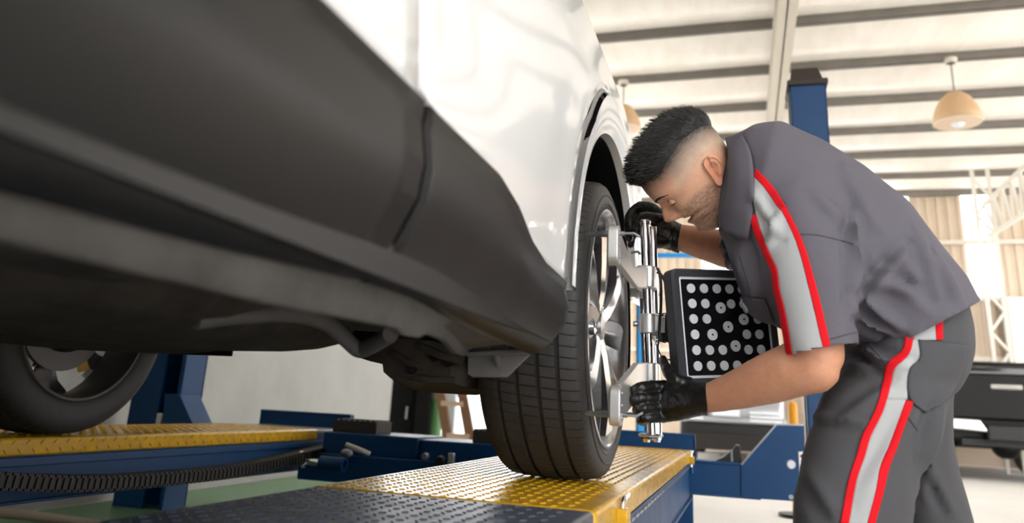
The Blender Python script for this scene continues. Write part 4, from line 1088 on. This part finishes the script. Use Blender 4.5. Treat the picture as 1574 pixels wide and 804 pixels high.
palm = [ringuv((1083,587),(1085,637),1.565,.036), ringuv((1070,584),(1069,641),1.575,.037), ringuv((1050,583),(1048,646),1.588,.033), ringuv((1028,585),(1026,649),1.600,.028), ringuv((1010,588),(1009,650),1.606,.021)]
def FG(*q): return [P(u, v, y=y) for u, v, y in q]
fing = [(FG((1020,593,1.598),(1000,594,1.580),(982,597,1.562),(975,602,1.580),(979,606,1.625),(994,606,1.655)), [.0122,.0118,.0112,.0105,.0098,.009]),
        (FG((1016,609,1.594),(996,611,1.572),(980,613,1.558),(974,616,1.580),(979,619,1.625),(994,619,1.655)), [.0120,.0116,.0108,.0102,.0095,.0088]),
        (FG((1016,626,1.594),(999,627,1.572),(985,628,1.562),(979,630,1.585),(983,633,1.625),(996,633,1.65)), [.0118,.0112,.0106,.010,.0092,.0085]),
        (FG((1020,641,1.596),(1004,642,1.576),(991,643,1.568),(985,646,1.59),(990,648,1.62)), [.0112,.0106,.0100,.0095,.0088]),
        (FG((1058,592,1.580),(1040,586,1.575),(1029,575,1.585),(1023,564,1.605),(1019,553,1.625)), [.0165,.0140,.0115,.0108,.0092])]
cuff = [ringuv((1078,586),(1078,639),1.568,.0375), ringuv((1083,586),(1085,639),1.565,.038), ringuv((1085,585),(1088,639),1.563,.039), ringuv((1086,588),(1089,636),1.562,.036)]
glove(palm, fing, cuff, 'black glove gripping the lower bracket')
palm = [ringuv((1046,345),(1038,386),1.800,.030), ringuv((1036,338),(1026,384),1.795,.033), ringuv((1024,333),(1012,378),1.790,.030), ringuv((1014,332),(1004,368),1.785,.022)]
fing = [(FG((1020,338,1.775),(1004,334,1.755),(990,334,1.745),(980,342,1.735),(978,352,1.730)), [.013,.0125,.012,.011,.010]),
        (FG((1018,332,1.800),(1000,319,1.800),(984,318,1.800),(972,326,1.795),(966,342,1.785),(969,356,1.775)), [.0135,.013,.0125,.0115,.011,.0095]),
        (FG((1012,345,1.815),(992,330,1.825),(975,334,1.825),(966,350,1.815),(967,366,1.80)), [.013,.0125,.012,.011,.0095]),
        (FG((1008,360,1.815),(988,352,1.825),(974,360,1.82),(970,376,1.81)), [.012,.0115,.0105,.009]),
        (FG((1022,372,1.775),(1005,372,1.752),(992,364,1.742),(984,356,1.738)), [.015,.014,.012,.010])]
cuff = [ringuv((1041,343),(1033,386),1.80,.033), ringuv((1046,344),(1039,388),1.803,.034), ringuv((1049,346),(1042,389),1.805,.0335)]
glove(palm, fing, cuff, 'black glove over the top of the clamp rods')

# ================================================================== BACKGROUND THINGS
# pendant lamps
def pendant(u, v, y, R, lab):
    c = P(u, v, y=y); e = tag(empty('pendant_lamp', (c.x, c.y, c.z)), lab, 'lamp', None)
    pr = [(-.02, R), (.06, R*.97), (.16, R*.85), (.26, R*.62), (.33, R*.32), (.35, .0)]
    sm_ = mat('tan_lamp_shade', (.80,.66,.50), .5, var=(3,.4,(.72,.58,.44)))
    k = R/.245
    MB().lathe([(a*k, b) for a, b in pr], 40, 'Z', c).build('lamp_shade', sm_, e, smooth=True, solid=.008)
    MB().ball(c+Vector((0,0,.04*k)), .09*k, sc=(1,1,1.3)).build('bulb', white_m, e, smooth=True)
    MB().lathe([(-.035*k, R*.2), (-.028*k, R*.97), (-.015*k, R)], 40, 'Z', c).build('diffuser', mat('frosted', (.86,.77,.68), .5), e, smooth=True)
    MB().tube([c+Vector((0,0,.34*k)), Vector((c.x, c.y, CEIL-.02))], .008, 8).build('cord', steel_dk, e)
    MB().lathe([(-.06,.05),(-.03,.07),(.0,.07)], 16, 'Z', (c.x, c.y, CEIL-.02)).build('ceiling_rose', paint_lt, e, smooth=True)
pendant(1472, 186, 9.15, .25, 'tan dome pendant lamp hanging on a cord below the roof near the lattice column')
pendant(958, 196, 9.15, .22, 'tan dome pendant lamp half hidden behind the white car wheel arch')

# black pickup
YT = 11.0
tk = tag(empty('pickup_truck', P(1530, 640, y=YT).xy.to_3d()), 'black pickup truck parked beyond the man, chrome bumper corner showing', 'truck')
def T(u, v, d=0): return P(u, v, y=YT+d)
tx0 = T(1438, 600).x; tx1 = tx0+1.95
zT = T(1520, 573).z; zTop = T(1500, 543).z; zB = T(1500, 642).z; zB2 = T(1500, 664).z
MB().box((tx0, YT, zB-.02), (tx1, YT+.06, zT)).build('tailgate', truck_m, tk, bevel=.03, seg=3)
m = MB(); m.box((tx0, YT+.06, .45), (tx0+.10, YT+1.5, zT)); m.box((tx1-.10, YT+.06, .45), (tx1, YT+1.5, zT)); m.box((tx0, YT+.06, .45), (tx1, YT+3.7, .75))
m.build('bed', truck_m, tk, bevel=.03)
MB().prism([(tx0+.02, YT+1.5, .6), (tx0+.02, YT+3.8, .6), (tx0+.02, YT+3.8, 1.1), (tx0+.02, YT+3.0, 1.15), (tx0+.12, YT+2.6, zTop+.02), (tx0+.12, YT+1.6, zTop+.02)], (1.91, 0, 0)).build('cab', truck_m, tk, bevel=.05)
MB().box((tx0+.2, YT+1.48, zT+.02), (tx1-.2, YT+1.52, zTop-.06)).build('rear_window', mat('dark_glass', (.10,.12,.12), .08, spec=.8), tk, bevel=.02)
MB().box((tx0, YT-.02, zT-.012), (tx1, YT+.09, zT+.012)).build('tailgate_cap', mat('satin_grey', (.45,.45,.46), .4, metal=.5), tk, bevel=.006)
h0, h1 = T(1522, 590), T(1572, 600)
MB().box((h0.x, YT-.02, h1.z), (h1.x, YT, h0.z)).build('handle', mat('satin_chrome', (.62,.60,.58), .3, metal=.8), tk, bevel=.012)
MB().box((h0.x+.06, YT-.026, h1.z+.02), (h1.x-.06, YT-.005, h0.z-.04)).build('handle_recess', black_pl, tk, bevel=.008)
b0, b1 = T(1440, 641), T(1514, 664)
MB().prism([(tx0-.02, YT-.14, b1.z+.03), (tx0-.02, YT-.14, b0.z), (b1.x-.08, YT-.16, b0.z-.01), (b1.x, YT-.16, b1.z)], (0, .12, 0)).build('bumper_corner', chrome, tk, bevel=.02)
MB().box((b1.x, YT-.12, b1.z-.1), (tx1-.6, YT-.02, b0.z-.06)).build('bumper_step', black_pl, tk, bevel=.02)
MB().box((tx1-.6, YT-.16, b1.z), (tx1+.02, YT-.04, b0.z)).build('bumper_corner', chrome, tk, bevel=.02)
for s_ in (tx0+.03, tx1-.13): MB().box((s_, YT-.012, zB+.05), (s_+.10, YT+.02, zT-.06)).build('tail_light', mat('tail_red', (.32,.05,.05), .2), tk, bevel=.01)
for wx in (tx0+.12, tx1-.12):
    for wy in (YT+.8, YT+3.1):
        MB().lathe([(-.12,.22),(-.13,.34),(-.10,.385),(.10,.385),(.13,.34),(.12,.22)], 36, 'X', (wx, wy, .385)).build('tyre', rubber, tk, smooth=True)
MB().tube([(tx0+.15, YT+1.0, .42), (tx1-.15, YT+1.0, .42)], .07, 10).build('axle', black_pl, tk)
MB().ball(((tx0+tx1)/2, YT+1.0, .42), .19).build('axle', black_pl, tk, smooth=True)
MB().box((tx0+.25, YT+.06, .40), (tx1-.25, YT+3.6, .50)).build('chassis', black_pl, tk)

# silver car further back behind the lift
YS = 10.5
sc_ = tag(empty('silver_car', P(1120, 650, y=YS).xy.to_3d()), 'silver car with a white number plate seen behind the blue lift carriage', 'car')
def Sx(u): return P(u, 640, y=YS).x
def Sz(v): return P(1120, v, y=YS).z
x0, x1 = Sx(1040), Sx(1208)
pr = [(0, .50), (-.02, .62), (.0, .75), (.12, .98), (.9, 1.08), (1.35, 1.50), (2.8, 1.52), (3.6, 1.05), (4.2, .95), (4.25, .45)]
MB().prism([(x0, YS+.08+a, z) for a, z in pr], (x1-x0, 0, 0)).build('body', silver_m, sc_, bevel=.08, seg=3)
MB().box((x0+.25, YS+.03, .80), (x1-.25, YS+.10, .92)).build('grille', black_pl, sc_, bevel=.02)
MB().box((x0-.01, YS-.02, Sz(650)), (x1+.01, YS+.12, Sz(641))).build('bumper', silver_m, sc_, bevel=.03)
MB().box((Sx(1095), YS-.04, Sz(640)), (Sx(1137), YS-.01, Sz(629))).build('number_plate', white_m, sc_, bevel=.005)
for a, b in ((1152, 1202), (1046, 1082)):
    for k in range(3): MB().box((Sx(a), YS-.03, Sz(647-k*6)), (Sx(b), YS+.1, Sz(643-k*6))).build('headlight', lens_m, sc_, bevel=.015)
MB().box((x0+.1, YS+.1, .22), (x1-.1, YS+4.0, .5)).build('underside', black_pl, sc_)
MB().box((x0+.12, YS+.06, .18), (x1-.12, YS+.2, .38)).build('skid_plate', mat('rusty', (.12,.10,.09), .8), sc_)
for wx in (x0+.1, x1-.1):
    for wy in (YS+.85, YS+3.4): MB().lathe([(-.10,.2),(-.10,.30),(-.08,.32),(.08,.32),(.10,.30),(.10,.2)], 30, 'X', (wx, wy, .32)).build('tyre', rubber, sc_, smooth=True)

# second lift post in light blue with its overhead bar
YP2 = 8.6
a, b = P(978, 500, y=YP2), P(1001, 500, y=YP2); bb = P(1084, 391, y=YP2)
e = tag(empty('lift_post', (a.x, YP2, 0)), 'light blue lift post standing behind the wheel clamp', 'lift post')
zt = P(990, 372, y=YP2).z
m = MB(); m.box((a.x, YP2, 0), (b.x, YP2+.02, zt)); m.box((a.x, YP2, 0), (a.x+.02, YP2+.2, zt)); m.box((b.x-.02, YP2, 0), (b.x, YP2+.2, zt)); m.build('column', blue_sky, e)
MB().box((a.x-.1, YP2-.1, 0), (b.x+.1, YP2+.3, .02)).build('base', blue_sky, e)
MB().box((b.x, YP2+.05, bb.z-.02), (bb.x, YP2+.10, bb.z+.03)).build('overhead_bar', blue_sky, e)
c = P(988, 585, y=YP2-.01); MB().box((a.x+.01, YP2-.012, c.z-.06), (b.x-.01, YP2, c.z+.06)).build('white_label', white_m, e)

# items beyond the end of the left wall
YW = 7.4
def W(u, v): return P(u, v, y=YW)
e = tag(empty('cabinet', (W(612,620).x, YW, 0)), 'black steel cabinet standing past the end of the grey wall', 'cabinet')
x0, x1, zt = W(598,600).x, W(641,600).x, W(612,578).z
MB().box((x0, YW, .06), (x1, YW+.5, zt)).build('carcass', liner_m, e, bevel=.01)
MB().box((x0-.07, YW-.04, zt), (x1+.03, YW+.54, zt+.08)).build('top', mat('dark_red_brown', (.20,.10,.08), .6), e, bevel=.01)
MB().box((x0+.03, YW-.012, .12), (x1-.03, YW, zt-.05)).build('door', liner_m, e, bevel=.006)
MB().box((x1-.09, YW-.035, zt*.5), (x1-.07, YW-.01, zt*.5+.12)).build('handle', grey_steel, e)
for sx in (x0+.03, x1-.08): MB().box((sx, YW+.03, 0), (sx+.05, YW+.47, .06)).build('foot', black_pl, e)
e = tag(empty('gas_cylinder', (W(652,620).x, YW+.3, 0)), 'slim grey and green gas cylinder beside the black cabinet', 'cylinder')
c = W(655, 620); R = (W(660,620).x-W(643,620).x)/2
MB().lathe([(0,0),(0,R),(.9,R),(1.0,R*.8),(1.06,R*.35),(1.12,R*.3),(1.12,0)], 24, 'Z', (c.x, YW+.3, 0)).build('bottle', mat('cyl_grey', (.62,.62,.58), .5), e, smooth=True)
MB().lathe([(0,R*1.01),(.62,R*1.01)], 24, 'Z', (c.x, YW+.3, 0)).build('green_band', mat('cyl_green', (.35,.55,.33), .5), e, smooth=True)
MB().lathe([(1.10,R*.42),(1.2,R*.42),(1.2,0)], 16, 'Z', (c.x, YW+.3, 0)).build('valve', grey_steel, e, smooth=True)
e = tag(MB().prism([(W(657,600).x, YW+.45, 0), (W(676,600).x, YW+.45, 0), (W(678,600).x, YW+.45, 1.25), (W(661,600).x, YW+.45, 1.25)], (0, .06, 0)).build('white_board', white_m, None, bevel=.004), 'plain white board leaning between gas cylinder and wooden stepladder', 'board')
e = tag(empty('stepladder', (W(700,640).x, YW, 0)), 'brown wooden stepladder in front of the bright opening', 'ladder')
for (u0, v0, u1, v1) in ((676,600,688,668), (708,590,722,668)):
    p1 = W(u1, v1); p0 = W(u0, v0); d = (p0-p1)/(p0.z-p1.z); MB().bar(p1-d*p1.z, p1+d*(1.35-p1.z), .09, .05, (0,1,0)).build('rail', wood, e)
for z in (.28, .58, .90, 1.20):
    p1 = W(688, 668); p0 = W(676, 600); d = (p0-p1)/(p0.z-p1.z); q1 = W(722, 668); q0 = W(708, 590); f = (q0-q1)/(q0.z-q1.z)
    MB().bar(p1+d*(z-p1.z), q1+f*(z-q1.z), .08, .05).build('tread', mat('pale_wood', (.72,.62,.52), .6), e)
# orange bollard behind the carriage and cabinet-shaped stand-in for a panel van at the hall side
c = P(1219, 640, y=5.6); zt = P(1219, 618, y=5.6).z; R = .03
e = tag(empty('bollard', (c.x, c.y, 0)), 'orange bollard post behind the blue lift carriage', 'bollard')
MB().lathe([(.02,R),(zt-.02,R),(zt,R*.7),(zt,0)], 18, 'Z', (c.x, c.y, 0)).build('post', orange, e, smooth=True)
MB().lathe([(0,0),(0,.12),(.02,.12),(.025,.04),(.025,0)], 20, 'Z', (c.x, c.y, 0)).build('base', black_pl, e, smooth=True)
YV = 14.85; a = P(1551, 500, y=YV); zt = P(1560, 457, y=YV).z
e = tag(empty('van_stand_in', (a.x+.5, YV+.2, 0)), 'white stand-in for a panel van, shaped as a tall cabinet behind the black pickup', 'cabinet')
vw = mat('stand_in_white', (.88,.87,.85), .35)
MB().box((a.x, YV, .08), (a.x+1.1, YV+.3, zt)).build('carcass', vw, e, bevel=.01)
for k in (0, 1):
    d = MB().box((a.x+.02+k*.535, YV-.02, .12), (a.x+.545+k*.535, YV, zt-.03)).build('door', vw, e, bevel=.005)
    MB().box((a.x+.50+k*.07, YV-.045, zt*.45), (a.x+.52+k*.07, YV-.018, zt*.45+.2)).build('handle', grey_steel, d)
MB().box((a.x+.02, YV+.02, 0), (a.x+1.08, YV+.28, .08)).build('plinth', black_pl, e)
